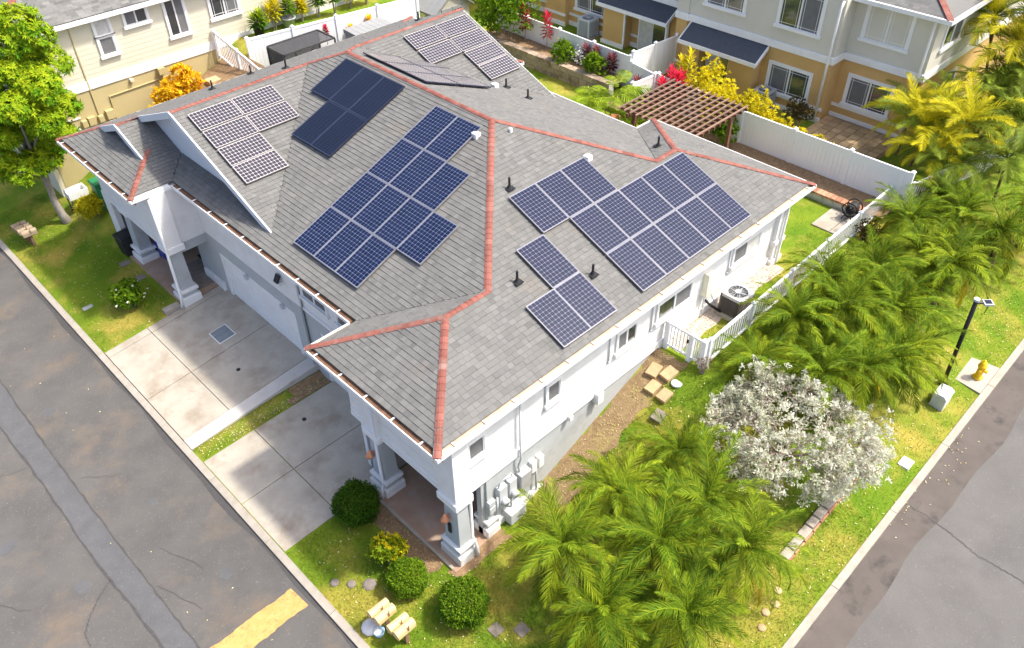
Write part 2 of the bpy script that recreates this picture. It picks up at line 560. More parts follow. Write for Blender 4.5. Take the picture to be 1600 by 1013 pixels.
n_ = 150
la, ra = resamp(le, n_), resamp(re_, n_)
la = [(x + random.uniform(-.02, .02), y) for x, y in la]
ra = [(x + random.uniform(-.02, .02), y) for x, y in ra]
ribbon(p, la, ra, -.095)
p.build('asphalt_patch', M['patch'], road, label='long bluish grey resurfaced strip in the asphalt')


def line_strip(name, pts, w, z, mat, parent, jit=.02, n=70, label=None):
    c = resamp(pts, n)
    d = np.array(c)
    tg = np.gradient(d, axis=0)
    tg /= np.maximum(1e-6, np.hypot(tg[:, 0], tg[:, 1]))[:, None]
    nr = np.stack([-tg[:, 1], tg[:, 0]], 1)
    mb = MB()
    w0 = [w * (.35 + random.random() * .65) for _ in c]
    jx = np.array([random.uniform(-jit, jit) for _ in c])[:, None]
    a = d + nr * (jx + np.array(w0)[:, None] / 2)
    b = d + nr * (jx - np.array(w0)[:, None] / 2)
    ribbon(mb, [tuple(q) for q in a], [tuple(q) for q in b], z)
    return mb.build(name, mat, parent, label=label)


line_strip('sealant_line', le, .09, -.091, M['seal'], road, n=220)
line_strip('sealant_line', re_, .07, -.091, M['seal'], road, n=220)
line_strip('sealant_line', [(-6.3, 6.6), (-6.75, 6.3), (-7.17, 5.92), (-7.44, 5.55), (-7.5, 5.1)], .05, -.091, M['seal'], road)
mb = MB()
ribbon(mb, [(-2.772, y) for y in np.arange(-20, 60, 1.)], [(-2.92 + .05 * math.sin(y * 1.7) + .05 * math.sin(y * .6), y) for y in np.arange(-20, 60, 1.)], -.096)
mb.build('dark_gutter_line', M['seal'], road, label='dark stained asphalt edge along the kerb')
mb = MB()
ed = [(-3.03, 2.96), (-3.6, 2.93), (-4.2, 2.97), (-4.9, 2.92), (-5.5, 2.96), (-7, 2.95)]
eb = [(-2.98, 2.2), (-3.6, 2.24), (-4.2, 2.2), (-4.9, 2.22), (-5.5, 2.18), (-7, 2.2)]
ea, eb2 = resamp(ed, 40), resamp(eb, 40)
ribbon(mb, [(x, y + random.uniform(-.02, .02)) for x, y in ea], [(x, y + random.uniform(-.02, .02)) for x, y in eb2], -.09)
mb.build('stop_line', M['paintyellow'], road, label='worn yellow band painted across the lane')

side = MB()
XS = list(np.arange(-2.77, 70, 1.5))
ribbon(side, [(x, -7.33) for x in XS], [(x, -60) for x in XS], lambda x, y: S(x) - .1)
sroad = struct(side.build('side_street', M['asphalt2']))
mb = MB()
XS2 = list(np.arange(-2.8, 70, .6))
ribbon(mb, [(x, -7.332) for x in XS2], [(x, -8.25 - .09 * math.sin(x * .55) - .05 * math.sin(x * 1.9)) for x in XS2], lambda x, y: S(x) - .096)
mb.build('gutter_strip', M['gutterasphalt'], sroad, label='browner strip of asphalt along the kerb')
line_strip('crack_line', [(10.2, -7.34), (10.25, -7.9), (10.2, -8.4), (9.98, -9.4), (10.03, -10.4), (9.8, -11.6)], .03, lambda x, y: S(x) - .09, M['seal'], sroad, .035)
line_strip('crack_line', [(17.5, -9.6), (15, -10.1), (13.2, -10.9), (11, -11.2)], .02, lambda x, y: S(x) - .09, M['seal'], sroad, .05)

rc = random.Random(3)
for (x0, y0, x1, y1) in ((-7.6, 12.5, -6.45, 12.1), (-5.5, 10.6, -4.6, 9.9), (-9.2, 8.6, -8.2, 7.2), (-4.9, 6.6, -4.4, 5.2), (-8.6, 15.5, -7.2, 15.1), (-5.5, 5.6, -5.0, 4.0)):
    pts = [(x0 + (x1 - x0) * q / 6 + rc.uniform(-.06, .06), y0 + (y1 - y0) * q / 6 + rc.uniform(-.06, .06)) for q in range(7)]
    line_strip('hairline_crack', pts, .022, -.0905, M['seal'], road, .008)
for (x, y, r_) in ((-6.9, 6.9, .22), (-4.3, 8.2, .16), (-7.9, 9.6, .25), (-4.0, 4.6, .2), (-5.0, 14.0, .2)):
    MB().poly([(x + math.cos(q) * r_ * rc.uniform(.7, 1.15), y + math.sin(q) * r_ * rc.uniform(.7, 1.3), -.0912) for q in np.linspace(0, 2 * PI, 15)[:-1]]).build('oil_stain', M['patch'], road)

# kerbs, one stone after another
k = MB()
kerb = None
for i, y in enumerate(np.arange(-7.6, 44, 3.05)):
    mb = MB().prism([(-2.77, y + .006), (-2.57, y + .006), (-2.57, y + 3.04), (-2.77, y + 3.04)], -.3, lambda x, yy: .015 if x > -2.7 else -.03)
    o = mb.build('kerb_stone', M['curb'], kerb)
    if kerb is None:
        o.name = 'kerb'
        kerb = struct(o)
        PL['kerb'] = (0, 0, 0)
kerb2 = None
for x in np.arange(-2.5, 60, 3.05):
    mb = MB().prism([(x + .006, -7.33), (x + 3.04, -7.33), (x + 3.04, -7.13), (x + .006, -7.13)], lambda x, y: S(x) - .4, lambda x, y: S(x) + .02)
    o = mb.build('kerb_stone', M['curb'], kerb2)
    if kerb2 is None:
        o.name = 'side_kerb'
        kerb2 = struct(o)
        PL['side_kerb'] = (0, 0, 0)

# driveways
def dl(x, y):
    return itp(x, [-2.56, 2.3], [.012, .48])


def dr(x, y):
    return itp(x, [-2.56, -1.5, 3.5], [.012, .06, .12])


J = .012
dw = None
for (x0, x1) in ((-2.555, -.93), (-.93, 2.3)):
    for (y0, y1) in ((9.62, 12.1), (12.1, 14.95), (14.95, 15.32)):
        mb = MB().prism([(x0 + J, y0 + J), (x1 - J, y0 + J), (x1 - J, y1 - J), (x0 + J, y1 - J)], -.3, dl)
        o = mb.build('concrete_slab', M['concrete'], dw)
        if dw is None:
            o.name = 'driveway'
            dw = struct(o)
            PL['driveway'] = (0, 0, 0)
mb = MB().prism([(-2.55, 9.63), (2.3, 9.63), (2.3, 15.3), (-2.55, 15.3)], -.31, lambda x, y: dl(x, y) - .02)
mb.build('joint_filler', M['seal'], dw)
dw2 = None
for (x0, x1) in ((-2.555, -.78), (-.78, 3.5)):
    for (y0, y1) in ((3.95, 6.2), (6.2, 8.42)):
        mb = MB().prism([(x0 + J, y0 + J), (x1 - J, y0 + J), (x1 - J, y1 - J), (x0 + J, y1 - J)], -.3, dr)
        o = mb.build('concrete_slab', M['concrete'], dw2)
        if dw2 is None:
            o.name = 'lower_driveway'
            dw2 = struct(o)
            PL['lower_driveway'] = (0, 0, 0)
mb = MB().prism([(-2.55, 3.96), (3.5, 3.96), (3.5, 8.4), (-2.55, 8.4)], -.31, lambda x, y: dr(x, y) - .02)
mb.build('joint_filler', M['seal'], dw2)
rw = MB().prism([(-2.55, 9.1), (2.5, 9.1), (2.5, 9.61), (-2.55, 9.61)], -.3, lambda x, y: dl(x, y) + .015)
tag(rw.build('retaining_wall', M['concwall'], base=(0, 9.3, 0)), 'low pale concrete retaining wall between the two driveways', 'wall')
# ------------------------------------------------------------------ the house
house = thing('house', 'grey shingled duplex house with white walls and solar panels on its roof', 'house', (8.0, 10.5, 0.0))
SL = .4
PLANES = {
    'right': ((0, 0), (1, 0), (0, 1), [(0, 0), (16.4, 0), (13.02, 3.38), (12.02, 3.38), (8.425, 6.975), (4.1, 2.65), (2.65, 2.65)]),
    'wing_front': ((0, 0), (0, 1), (1, 0), [(0, 0), (5.3, 0), (2.65, 2.65)]),
    'wing_left': ((0, 5.3), (1, 0), (0, -1), [(0, 0), (1.45, 0), (4.1, 2.65), (2.65, 2.65)]),
    'front': ((1.45, 0), (0, 1), (1, 0), [(5.3, 0), (15.3, 0), (16.35, 1.05), (10.45, 1.05), (15.35, 5.95), (14.325, 6.975), (6.975, 6.975), (2.65, 2.65)]),
    'gable': ((0, 9.4), (1, 0), (0, 1), [(2.15, .7), (7.4, 5.95), (2.15, 5.95)]),
    'gable_back': ((0, 9.4), (1, 0), (0, 1), [(14.7, .7), (14.7, 5.95), (9.45, 5.95)]),
    'left': ((0, 21.3), (1, 0), (0, -1), [(0, 0), (16.7, 0), (14.7, 2.0), (14.7, 5.95), (9.45, 5.95), (8.425, 6.975), (7.4, 5.95), (2.15, 5.95), (2.15, 3.0), (1.3, 3.0), (1.3, 1.3)]),
    'back': ((15.4, 0), (0, 1), (-1, 0), [(6.75, 0), (13.8, 0), (14.8, 1.0), (10.4, 1.0), (15.35, 5.95), (14.325, 6.975), (6.975, 6.975), (3.38, 3.38)]),
    'back_hip': ((16.4, 0), (0, 1), (-1, 0), [(0, 0), (6.75, 0), (3.375, 3.375)]),
    'back_wing_left': ((0, 6.75), (1, 0), (0, -1), [(16.4, 0), (15.4, 0), (12.02, 3.38), (13.02, 3.38)]),
    'lwing_front': ((0, 0), (0, 1), (1, 0), [(15.3, 0), (21.3, 0), (19.7, 1.6), (16.9, 1.6)]),
    'lwing_right': ((0, 15.3), (1, 0), (0, 1), [(0, 0), (1.45, 0), (2.5, 1.05), (2.5, 3.0), (1.3, 3.0), (1.3, 1.3)]),
    'lback_hip': ((16.7, 0), (0, 1), (-1, 0), [(13.8, 0), (21.3, 0), (19.3, 2.0), (15.8, 2.0)]),
    'lback_right': ((0, 13.8), (1, 0), (0, 1), [(15.4, 0), (16.7, 0), (14.7, 2.0), (14.7, 3.7), (14.4, 3.7), (14.4, 1.0)]),
}


def rp(pl, u, v, dz=0.0):
    O, U, V, _ = PLANES[pl]
    return (O[0] + U[0] * u + V[0] * v, O[1] + U[1] * u + V[1] * v, E + SL * v + dz)


def up_poly(mb, pts, tone=.5):
    a, b, c = Vector(pts[0]), Vector(pts[1]), Vector(pts[2])
    nz = 0
    for i in range(len(pts)):
        p0, p1 = pts[i], pts[(i + 1) % len(pts)]
        nz += p0[0] * p1[1] - p1[0] * p0[1]
    mb.poly(pts if nz > 0 else list(reversed(pts)), tone)


deck = MB()
for nme, (O, U, V, poly) in PLANES.items():
    up_poly(deck, [rp(nme, u, max(v, .15), -.012) for u, v in poly], .35)
roof = deck.build('roof', M['roof'], house)


def intervals(poly, v):
    xs_ = []
    for (u0, v0), (u1, v1) in zip(poly, poly[1:] + poly[:1]):
        if (v0 <= v < v1) or (v1 <= v < v0):
            xs_.append(u0 + (u1 - u0) * (v - v0) / (v1 - v0))
    xs_.sort()
    return [(xs_[i], xs_[i + 1]) for i in range(0, len(xs_) - 1, 2)]


TABS = []
EXPO = .142
for nme, (O, U, V, poly) in PLANES.items():
    vmin, vmax = min(v for _, v in poly), max(v for _, v in poly)
    v = vmin + (.15 if vmin == 0 else 0)
    rowi = 0
    while v < vmax - .01:
        v1 = min(v + EXPO, vmax - 1e-4)
        I0, I1 = intervals(poly, v + 1e-4), intervals(poly, v1 - 1e-4)
        if I0 and I1 and len(I0) == len(I1):
            rowtone = random.uniform(-.05, .05)
            for (a0, b0), (a1, b1) in zip(I0, I1):
                lo, hi = min(a0, a1), max(b0, b1)
                u = lo - random.uniform(0, .3)
                while u < hi:
                    w = random.uniform(.13, .24)
                    q0, q1 = max(u, a0), min(u + w, b0)
                    s0, s1 = max(u, a1), min(u + w, b1)
                    if q1 - q0 > .004 or s1 - s0 > .004:
                        q1, s1 = max(q0, q1), max(s0, s1)
                        q0, s0 = min(q0, q1), min(s0, s1)
                        TABS.append((nme, q0, q1, s0, s1, v, v1, min(1, max(0, .42 + random.gauss(0, .12) + rowtone)), random.uniform(.018, .030)))
                    u += w + .004
        v += EXPO
        rowi += 1


def tab_mesh(mb, tb):
    nme, q0, q1, s0, s1, v, v1, tone, th = tb
    a, b = rp(nme, q0, v, th), rp(nme, q1, v, th)
    c, d = rp(nme, s1, v1 + .03, .006), rp(nme, s0, v1 + .03, .006)
    e, f = rp(nme, q1, v, -.012), rp(nme, q0, v, -.012)
    up_poly(mb, [a, b, c, d], tone)
    mb.poly([f, e, b, a], tone * .8)
    mb.poly([a, d, f], tone * .8)
    mb.poly([b, e, c], tone * .8)


def tdist(tb):
    x, y, z = rp(tb[0], (tb[1] + tb[2]) / 2, tb[5])
    ar = max(.02, (tb[2] - tb[1] + tb[4] - tb[3]) / 2)
    return ((x - CAM.x) ** 2 + (y - CAM.y) ** 2 + (z - CAM.z) ** 2) / ar


TABS.sort(key=tdist)
for tb in TABS[:295]:
    mb = MB()
    tab_mesh(mb, tb)
    mb.build('shingle', M['roof'], roof)
mb = MB()
for tb in TABS[295:]:
    tab_mesh(mb, tb)
mb.build('shingle_courses', M['roof'], roof, kind='stuff')


# ridge and hip caps
def pn(pl):
    V = PLANES[pl][2]
    return Vector((-SL * V[0], -SL * V[1], 1)).normalized()


def caps(p0, p1, pa, pb, pitch=.19):
    """p0 low end, p1 high end"""
    p0, p1 = Vector(p0), Vector(p1)
    d = (p1 - p0).normalized()
    L_ = (p1 - p0).length
    n = max(1, round(L_ / pitch))
    st = L_ / n
    sides = []
    for pl in (pa, pb):
        s = pn(pl).cross(d).normalized()
        if s.z > 0:
            s = -s
        sides.append(s)
    mid = (pn(pa) + pn(pb)).normalized()
    mb = MB()
    w = .105
    rows = []
    for t_, h in ((-.02, .034), (st + .05, .020)):
        c = d * t_ + mid * h
        rows.append([c + sides[0] * w + pn(pa) * (-.004), c + sides[0] * .03 + mid * .004, c + sides[1] * .03 + mid * .004, c + sides[1] * w + pn(pb) * (-.004)])
    for i in range(3):
        q = [rows[0][i], rows[0][i + 1], rows[1][i + 1], rows[1][i]]
        nn = (q[1] - q[0]).cross(q[3] - q[0])
        mb.poly(q if nn.z > 0 else list(reversed(q)))
    mb.poly([rows[0][0], rows[0][1], rows[0][2], rows[0][3], rows[0][3] - mid * .045, rows[0][0] - mid * .045])
    me = mb.mesh('ridge_cap', M['redcap'])
    base = Vector(PL[house.name])
    for i in range(n):
        o = bpy.data.objects.new('ridge_cap', me)
        COL.objects.link(o)
        o.parent = roof
        o.location = p0 + d * st * i - base


def z_(x, y, v):
    return (x, y, E + SL * v + .01)


caps(z_(.05, .05, .05), z_(2.65, 2.65, 2.65), 'right', 'wing_front')
caps(z_(.05, 5.25, .05), z_(2.65, 2.65, 2.65), 'wing_front', 'wing_left')
caps(z_(2.65, 2.65, 2.65), z_(4.1, 2.65, 2.65), 'right', 'wing_left')
caps(z_(4.1, 2.65, 2.65), z_(8.425, 6.975, 6.975), 'right', 'front')
caps(z_(8.425, 6.975, 6.975), z_(8.425, 14.325, 6.975), 'front', 'back')
caps(z_(12.02, 3.38, 3.38), z_(8.425, 6.975, 6.975), 'right', 'back')
caps(z_(13.02, 3.38, 3.38), z_(12.02, 3.38, 3.38), 'right', 'back_wing_left')
caps(z_(16.35, .05, .05), z_(13.02, 3.38, 3.38), 'right', 'back_hip')
caps(z_(16.35, 6.7, .05), z_(13.02, 3.38, 3.38), 'back_hip', 'back_wing_left')
caps(z_(7.4, 15.35, 5.95), z_(8.425, 14.325, 6.975), 'front', 'left')
caps(z_(9.45, 15.35, 5.95), z_(8.425, 14.325, 6.975), 'back', 'left')
caps(z_(2.15, 15.35, 5.95), z_(7.4, 15.35, 5.95), 'gable', 'left')
caps(z_(14.7, 15.35, 5.95), z_(9.45, 15.35, 5.95), 'gable', 'left')
caps(z_(.05, 15.35, .05), z_(1.6, 16.9, 1.6), 'lwing_front', 'lwing_right')
caps(z_(.05, 21.25, .05), z_(1.6, 19.7, 1.6), 'lwing_front', 'left')
caps(z_(1.3, 18.3, 3.0), z_(2.15, 18.3, 3.0), 'lwing_right', 'left')
caps(z_(16.65, 13.85, .05), z_(14.7, 15.8, 2.0), 'lback_hip', 'lback_right')
caps(z_(16.65, 21.25, .05), z_(14.7, 19.3, 2.0), 'lback_hip', 'left')


# gable and gablet ends
def rake(x, xin, ylo, yp, vlo, vp, yhi, sgn, rtop=.035):
    """gable end wall at xin with boards at x; roof line from (ylo,vlo) over (yp,vp) to (yhi, ..)"""
    w = MB()
    zl, zp = E + SL * vlo, E + SL * vp
    pts = [(xin, ylo, zl - .6), (xin, yhi, zl - .6), (xin, yhi, E + SL * (vp - (yhi - yp)) - .03), (xin, yp, zp - .03), (xin, ylo, zl - .03)]
    pts2 = [(xin + .1 * sgn, b, c) for a, b, c in pts]
    w.poly(pts)
    w.poly(list(reversed(pts2)))
    w.build('gable_wall', M['trimgrey'], house)
    for ya, za, yb, zb in ((ylo, zl, yp, zp), (yhi, E + SL * (vp - (yhi - yp)), yp, zp)):
        b = MB()
        for o_, top, th in ((x, rtop, .20),):
            xa, xb = (o_ - .045 * sgn, o_ + .01 * sgn)
            q = [(ya, za - th), (ya, za + top), (yb, zb + top), (yb, zb - th)]
            b.poly([(xa, yy, zz) for yy, zz in q])
            b.poly([(xb, yy, zz) for yy, zz in reversed(q)])
            for i in range(4):
                (y0, z0), (y1, z1) = q[i], q[(i + 1) % 4]
                b.poly([(xa, y0, z0), (xb, y0, z0), (xb, y1, z1), (xa, y1, z1)])
        # soffit
        b.poly([(x, ya, za - .06), (xin, ya, za - .06), (xin, yb, zb - .06), (x, yb, zb - .06)])
        b.build('rake_board', M['trimgrey'], roof)


rake(2.13, 2.5, 10.08, 15.35, .68, 5.95, 18.35, 1)
rake(14.70, 14.4, 10.08, 15.35, .68, 5.95, 18.0, -1, -.012)
rake(1.28, 1.62, 16.62, 18.3, 1.32, 3.0, 19.95, 1)


# gutters with straps
def gutter(x0, y0, x1, y1, inx, iny, matin, straps=True, mat=None):
    """outer line from (x0,y0) to (x1,y1); (inx,iny) points to the house"""
    mb = MB()

    def strip(a, b, z0, z1, mi):
        pl = [(x0 + inx * a, y0 + iny * a), (x1 + inx * a, y1 + iny * a), (x1 + inx * b, y1 + iny * b), (x0 + inx * b, y0 + iny * b)]
        ar = sum(pl[i][0] * pl[(i + 1) % 4][1] - pl[(i + 1) % 4][0] * pl[i][1] for i in range(4))
        mb.prism(pl if ar > 0 else pl[::-1], z0, z1, .5, mi)
    strip(-.01, .02, E - .10, E + .012, 0)
    strip(.02, .16, E - .13, E - .012, 1)
    strip(.16, .18, E - .2, E + .03, 1)
    g_ = mb.build('gutter', [mat or M['white'], matin], house)
    if straps:
        L_ = math.dist((x0, y0), (x1, y1))
        n = max(1, int(L_ / .92))
        for i in range(n):
            q = (i + .6) / n
            cx, cy = x0 + (x1 - x0) * q, y0 + (y1 - y0) * q
            tx, ty = (x1 - x0) / L_, (y1 - y0) / L_
            s = MB().obox((cx + inx * .085, cy + iny * .085, E + .022), (tx, ty, 0), (inx, iny, 0), (0, 0, 1), .022, .095, .008)
            s.build('strap', M['white'], g_)
    return g_


gutter(0, 0, 16.4, 0, 0, 1, M['gutterwood'], mat=M['white'])
gutter(0, .02, 0, 5.28, 1, 0, M['gutterin'])
gutter(.02, 5.3, 1.43, 5.3, 0, -1, M['gutterwood'], False)
gutter(1.45, 5.3, 1.45, 15.28, 1, 0, M['gutterin'])
gutter(.02, 15.3, 1.43, 15.3, 0, 1, M['white'], False)
gutter(0, 15.32, 0, 21.28, 1, 0, M['gutterin'])
gutter(.02, 21.3, 16.7, 21.3, 0, -1, M['gutterwood'], False)
gutter(16.4, .02, 16.4, 6.73, -1, 0, M['gutterin'], False)
gutter(15.4, 6.77, 15.4, 13.78, -1, 0, M['gutterin'])
gutter(15.42, 6.75, 16.38, 6.75, 0, -1, M['white'], False)
gutter(16.7, 13.82, 16.7, 21.28, -1, 0, M['gutterin'], False)
gutter(15.42, 13.8, 16.68, 13.8, 0, 1, M['white'], False)
# soffit
sf = [(.1, .1), (16.3, .1), (16.3, 6.65), (15.3, 6.65), (15.3, 13.9), (16.6, 13.9), (16.6, 21.2), (.1, 21.2), (.1, 15.4), (1.55, 15.4), (1.55, 5.2), (.1, 5.2)]
MB().prism(sf, E - .1, E - .08).build('soffit', M['white'], house)


# walls -----------------------------------------------------------
def wall(mat, *a, bevel=0, name='wall'):
    return MB().box(*a).build(name, mat, house, bevel=bevel)


YW, XW = .45, 2.1
# street side (right hand) wall: white above the belt course, grey below
wall(M['stucco'], 1.58, 15.45, YW, YW + .2, 2.42, E - .1)
wall(M['stucco'], .72, 1.58, YW, YW + .2, 2.42, E - .1)
wall(M['greystucco'], 1.62, 9.0, YW + .02, YW + .2, -.3, 2.42)
wall(M['stucco'], 9.0, 15.45, YW + .01, YW + .2, 1.6, 2.42)
wall(M['white'], 1.1, 15.5, YW - .055, YW, 2.36, 2.60, name='belt_course')
wall(M['white'], 2.1, 3.9, YW - .09, YW + .02, -.1, .36, name='footing')
wall(M['white'], 9.0, 15.5, YW - .05, YW + .01, 1.9, 2.34, name='footing')
wall(M['stucco'], 15.3, 15.5, YW + .2, 6.4, 1.6, E - .1)
wall(M['stucco'], 14.5, 14.7, 6.4, 14.2, 1.6, E - .1)
wall(M['stucco'], 15.5, 15.7, 14.2, 20.8, 1.6, E - .1)
wall(M['stucco'], .9, 15.6, 20.7, 20.9, 0, E - .1)
# corner pilaster at the far end
wall(M['white'], 15.02, 15.56, YW - .14, YW + .3, 1.9, E - .1, name='pilaster')
wall(M['white'], 14.95, 15.63, YW - .2, YW + .3, 1.9, 2.5, name='pilaster_base', bevel=.02)
wall(M['white'], 14.97, 15.61, YW - .19, YW + .3, 3.1, 3.28, name='pilaster_band', bevel=.02)
wall(M['white'], 15.25, 15.33, YW - .25, YW - .17, 2.3, E - .1, name='downspout', bevel=.015)
# front wing above the porch opening
wall(M['stucco'], .72, .92, .95, 4.75, 2.75, E - .1)
for i, z in enumerate((2.44, 2.60)):
    wall(M['white'], .70 - .02 * (1 - i), .92, .95, 4.75, z, z + .157, name='beam')
for i, z in enumerate((3.15, 3.75, 4.35)):
    wall(M['trimgrey'], .712, .72, 1.2, 3.5, z, z + .025, name='groove')
wall(M['stucco'], .92, 2.35, 4.6, 4.75, .05, E - .1)
wall(M['greystucco'], 3.4, 3.6, .65, 4.75, 0, E - .1)
# entrance lintel on the street side
wall(M['greystucco'], 1.1, 1.62, YW + .03, YW + .18, 2.2, 2.42)
# front wall with the garages
wall(M['stucco'], XW, XW + .2, 9.3, 15.6, 2.82, E - .1)
wall(M['greystucco'], XW, XW + .2, 14.55, 15.6, .3, 2.82)
wall(M['greystucco'], XW, XW + .2, 9.3, 9.85, .2, 2.82)
wall(M['greystucco'], XW, XW + .2, 9.85, 14.55, 2.2, 2.82)
wall(M['greystucco'], XW - .06, XW, 9.18, 9.52, .2, 2.95, name='pilaster')
wall(M['stucco'], XW - .06, XW, 9.18, 9.52, 2.95, E - .1, name='pilaster')
wall(M['stucco'], 2.16, 2.4, 5.1, 9.3, 2.82, E - .1)
wall(M['greystucco'], 2.16, 2.4, 4.75, 9.3, 2.25, 2.82)
wall(M['white'], 2.11, 2.16, 4.75, 9.18, 2.80, 2.92, name='belt_course')
wall(M['greystucco'], 2.16, 2.4, 8.5, 9.3, -.1, 2.25)
# left wing
wall(M['stucco'], .72, 2.1, 15.40, 15.6, 2.74, E - .1)
wall(M['greystucco'], 1.1, 2.1, 15.42, 15.58, 2.36, 2.74)
wall(M['trimgrey'], 1.12, 1.15, 15.385, 15.40, 2.75, E - .12, name='groove')
wall(M['stucco'], .72, .92, 15.6, 20.7, 2.74, E - .1)
wall(M['white'], .70, .72, 15.55, 20.7, 2.55, 2.74, name='beam')
wall(M['greystucco'], 3.9, 4.1, 15.6, 20.7, .3, 2.9)
wall(M['greystucco'], 2.1, 2.3, 15.6, 16.5, .3, 2.82)
wall(M['white'], 2.0, 2.14, 14.85, 16.3, .3, .78, name='footing', bevel=.02)
wall(M['stucco'], .72, .92, 20.2, 20.9, .2, 2.74)


# garage doors, built of panels
def garage(x, y0, y1, z0, z1, label):
    d = MB().box(x, x + .05, y0, y1, z0, z1).build('garage_door', M['white'], house, label=label)
    rows, cols = 4, 8
    me = None
    dh, dy = (z1 - z0) / rows, (y1 - y0) / cols
    for i in range(rows):
        for j in range(cols):
            if me is None:
                me = MB().box(-.007, 0, .05, dy - .05, .045, dh - .045).mesh('panel', M['white'])
            b = PL[house.name]
            inst('panel', me, d, (x - b[0], y0 + j * dy - b[1], z0 + i * dh - b[2]))
    for ya, yb, za, zb in ((y0 - .16, y0, z0, z1 + .14), (y1, y1 + .16, z0, z1 + .14), (y0, y1, z1, z1 + .14)):
        MB().box(x - .07, x + .03, ya, yb, za, zb).build('door_frame', M['white'], d)
    return d


gd = garage(XW + .06, 9.95, 14.4, .42, 2.14, 'wide white panelled garage door facing the upper driveway')
garage(2.25, 4.9, 8.4, .1, 2.15, 'white panelled garage door in the shade of the lower driveway')
for y in (10.35, 12.6):
    MB().box(XW - .12, XW - .01, y, y + .18, 2.17, 2.30).build('door_hardware', M['metallight'], house)
MB().box(XW - .06, XW + .2, 9.8, 14.6, .40, .43).build('threshold', M['seal'], house)


# columns: battered grey shaft on a stepped white pedestal
def column(x0, x1, y0, y1, zb, zt, zcap=None, zcaptop=None, taper=.04):
    c = MB().frustum((x0, x1, y0, y1), zb + .5, (x0 + taper, x1 - taper, y0 + taper, y1 - taper), zt).build('column', M['greystucco'], house)
    MB().box(x0 - .12, x1 + .12, y0 - .12, y1 + .12, zb - .15, zb + .34).build('plinth', M['white'], c, bevel=.03)
    MB().box(x0 - .03, x1 + .03, y0 - .03, y1 + .03, zb + .34, zb + .52).build('plinth_band', M['greystucco'], c)
    MB().box(x0 - .10, x1 + .10, y0 - .10, y1 + .10, zb + .52, zb + .64).build('plinth_cap', M['white'], c, bevel=.02)
    if zcap:
        MB().box(x0 - .03, x1 + .03, y0 - .03, y1 + .03, zt, zcaptop).build('column_head', M['stucco'], c)
        MB().box(x0 - .09, x1 + .09, y0 - .09, y1 + .09, zt - .06, zt + .2).build('capital', M['white'], c, bevel=.025)
    return c


column(.62, 1.04, .26, .84, .06, 2.42, 1, E - .1)
column(.62, 1.08, 3.42, 3.98, .06, 2.42, 1, E - .1)
column(1.74, 1.98, .38, .75, .06, 2.3)
column(.66, 1.14, 15.30, 15.86, .32, 2.62, 1, E - .1)
column(.72, 1.2, 18.7, 19.3, .36, 2.62, 1, E - .1)
# porches
MB().box(.30, 3.4, .12, 3.9, -.3, .09).build('porch_floor', M['pavers'], house, label='rust stained concrete porch floor at the street corner')
MB().box(.28, .36, .24, 3.92, -.25, .13).build('porch_edge', M['curb'], house)
MB().box(.50, 3.9, 15.34, 20.6, -.2, .46).build('porch_floor', M['pavers'], house, label='brown porch floor of the left entrance')
pm = None
for i in range(9):
    for j in range(6):
        if pm is None:
            pm = MB().box(-.14, .14, -.14, .14, 0, .02).mesh('paver', M['stepgrey'])
        b = PL[house.name]
        inst('paver', pm, house, (1.25 + i * .3 - b[0], 15.75 + j * .3 - b[1], .46 - b[2]), (0, 0, random.uniform(-.02, .02)))
MB().box(2.35, 3.25, 16.6, 17.6, .485, .50).build('doormat', M['black'], house)


# windows
def bxm(mb, ax, pos, d0, d1, a0, a1, z0, z1, mi=0, sg=-1):
    """box on a wall; ax 'y' = wall plane y=pos; outward sign sg; a along the wall"""
    p0, p1 = sorted((pos + sg * d0, pos + sg * d1))
    if ax == 'y':
        return mb.box(a0, a1, p0, p1, z0, z1, .5, mi)
    return mb.box(p0, p1, a0, a1, z0, z1, .5, mi)


def window(parent, ax, pos, a0, a1, z0, z1, panes=2, trim=.09, sill=.12, proud=.05, glass=None, bars=False, frame=None, sg=-1, label=None):
    fm = frame or M['white']
    mb = MB()
    for q in ((a0 - trim, a0, z0, z1 + trim), (a1, a1 + trim, z0, z1 + trim), (a0, a1, z1, z1 + trim)):
        bxm(mb, ax, pos, -.02, proud, *q, sg=sg)
    w = mb.build('window', fm, parent, label=label)
    bxm(MB(), ax, pos, -.02, proud + .05, a0 - trim - .05, a1 + trim + .05, z0 - sill, z0, sg=sg).build('sill', fm, w)
    dw_ = (a1 - a0) / panes
    for i in range(panes):
        m_ = glass[i % len(glass)] if glass else M['glass']
        bxm(MB(), ax, pos, -.01, .008 + .008 * (i % 2), a0 + i * dw_ + .0, a0 + (i + 1) * dw_, z0, z1, sg=sg).build('pane', m_, w)
        fr = MB()
        b0, b1 = a0 + i * dw_, a0 + (i + 1) * dw_
        for q in ((b0, b0 + .03, z0, z1), (b1 - .03, b1, z0, z1), (b0 + .03, b1 - .03, z0, z0 + .03), (b0 + .03, b1 - .03, z1 - .03, z1)):
            bxm(fr, ax, pos, 0, .03 + .006 * (i % 2), *q, sg=sg)
        if bars:
            for q in ((b0 + .12, b0 + .135, z0, z1), (b1 - .135, b1 - .12, z0, z1), (b0, b1, z0 + .12, z0 + .135), (b0, b1, z1 - .135, z1 - .12)):
                bxm(fr, ax, pos, .0, .022, *q, sg=sg)
        fr.build('sash', fm, w)
    return w


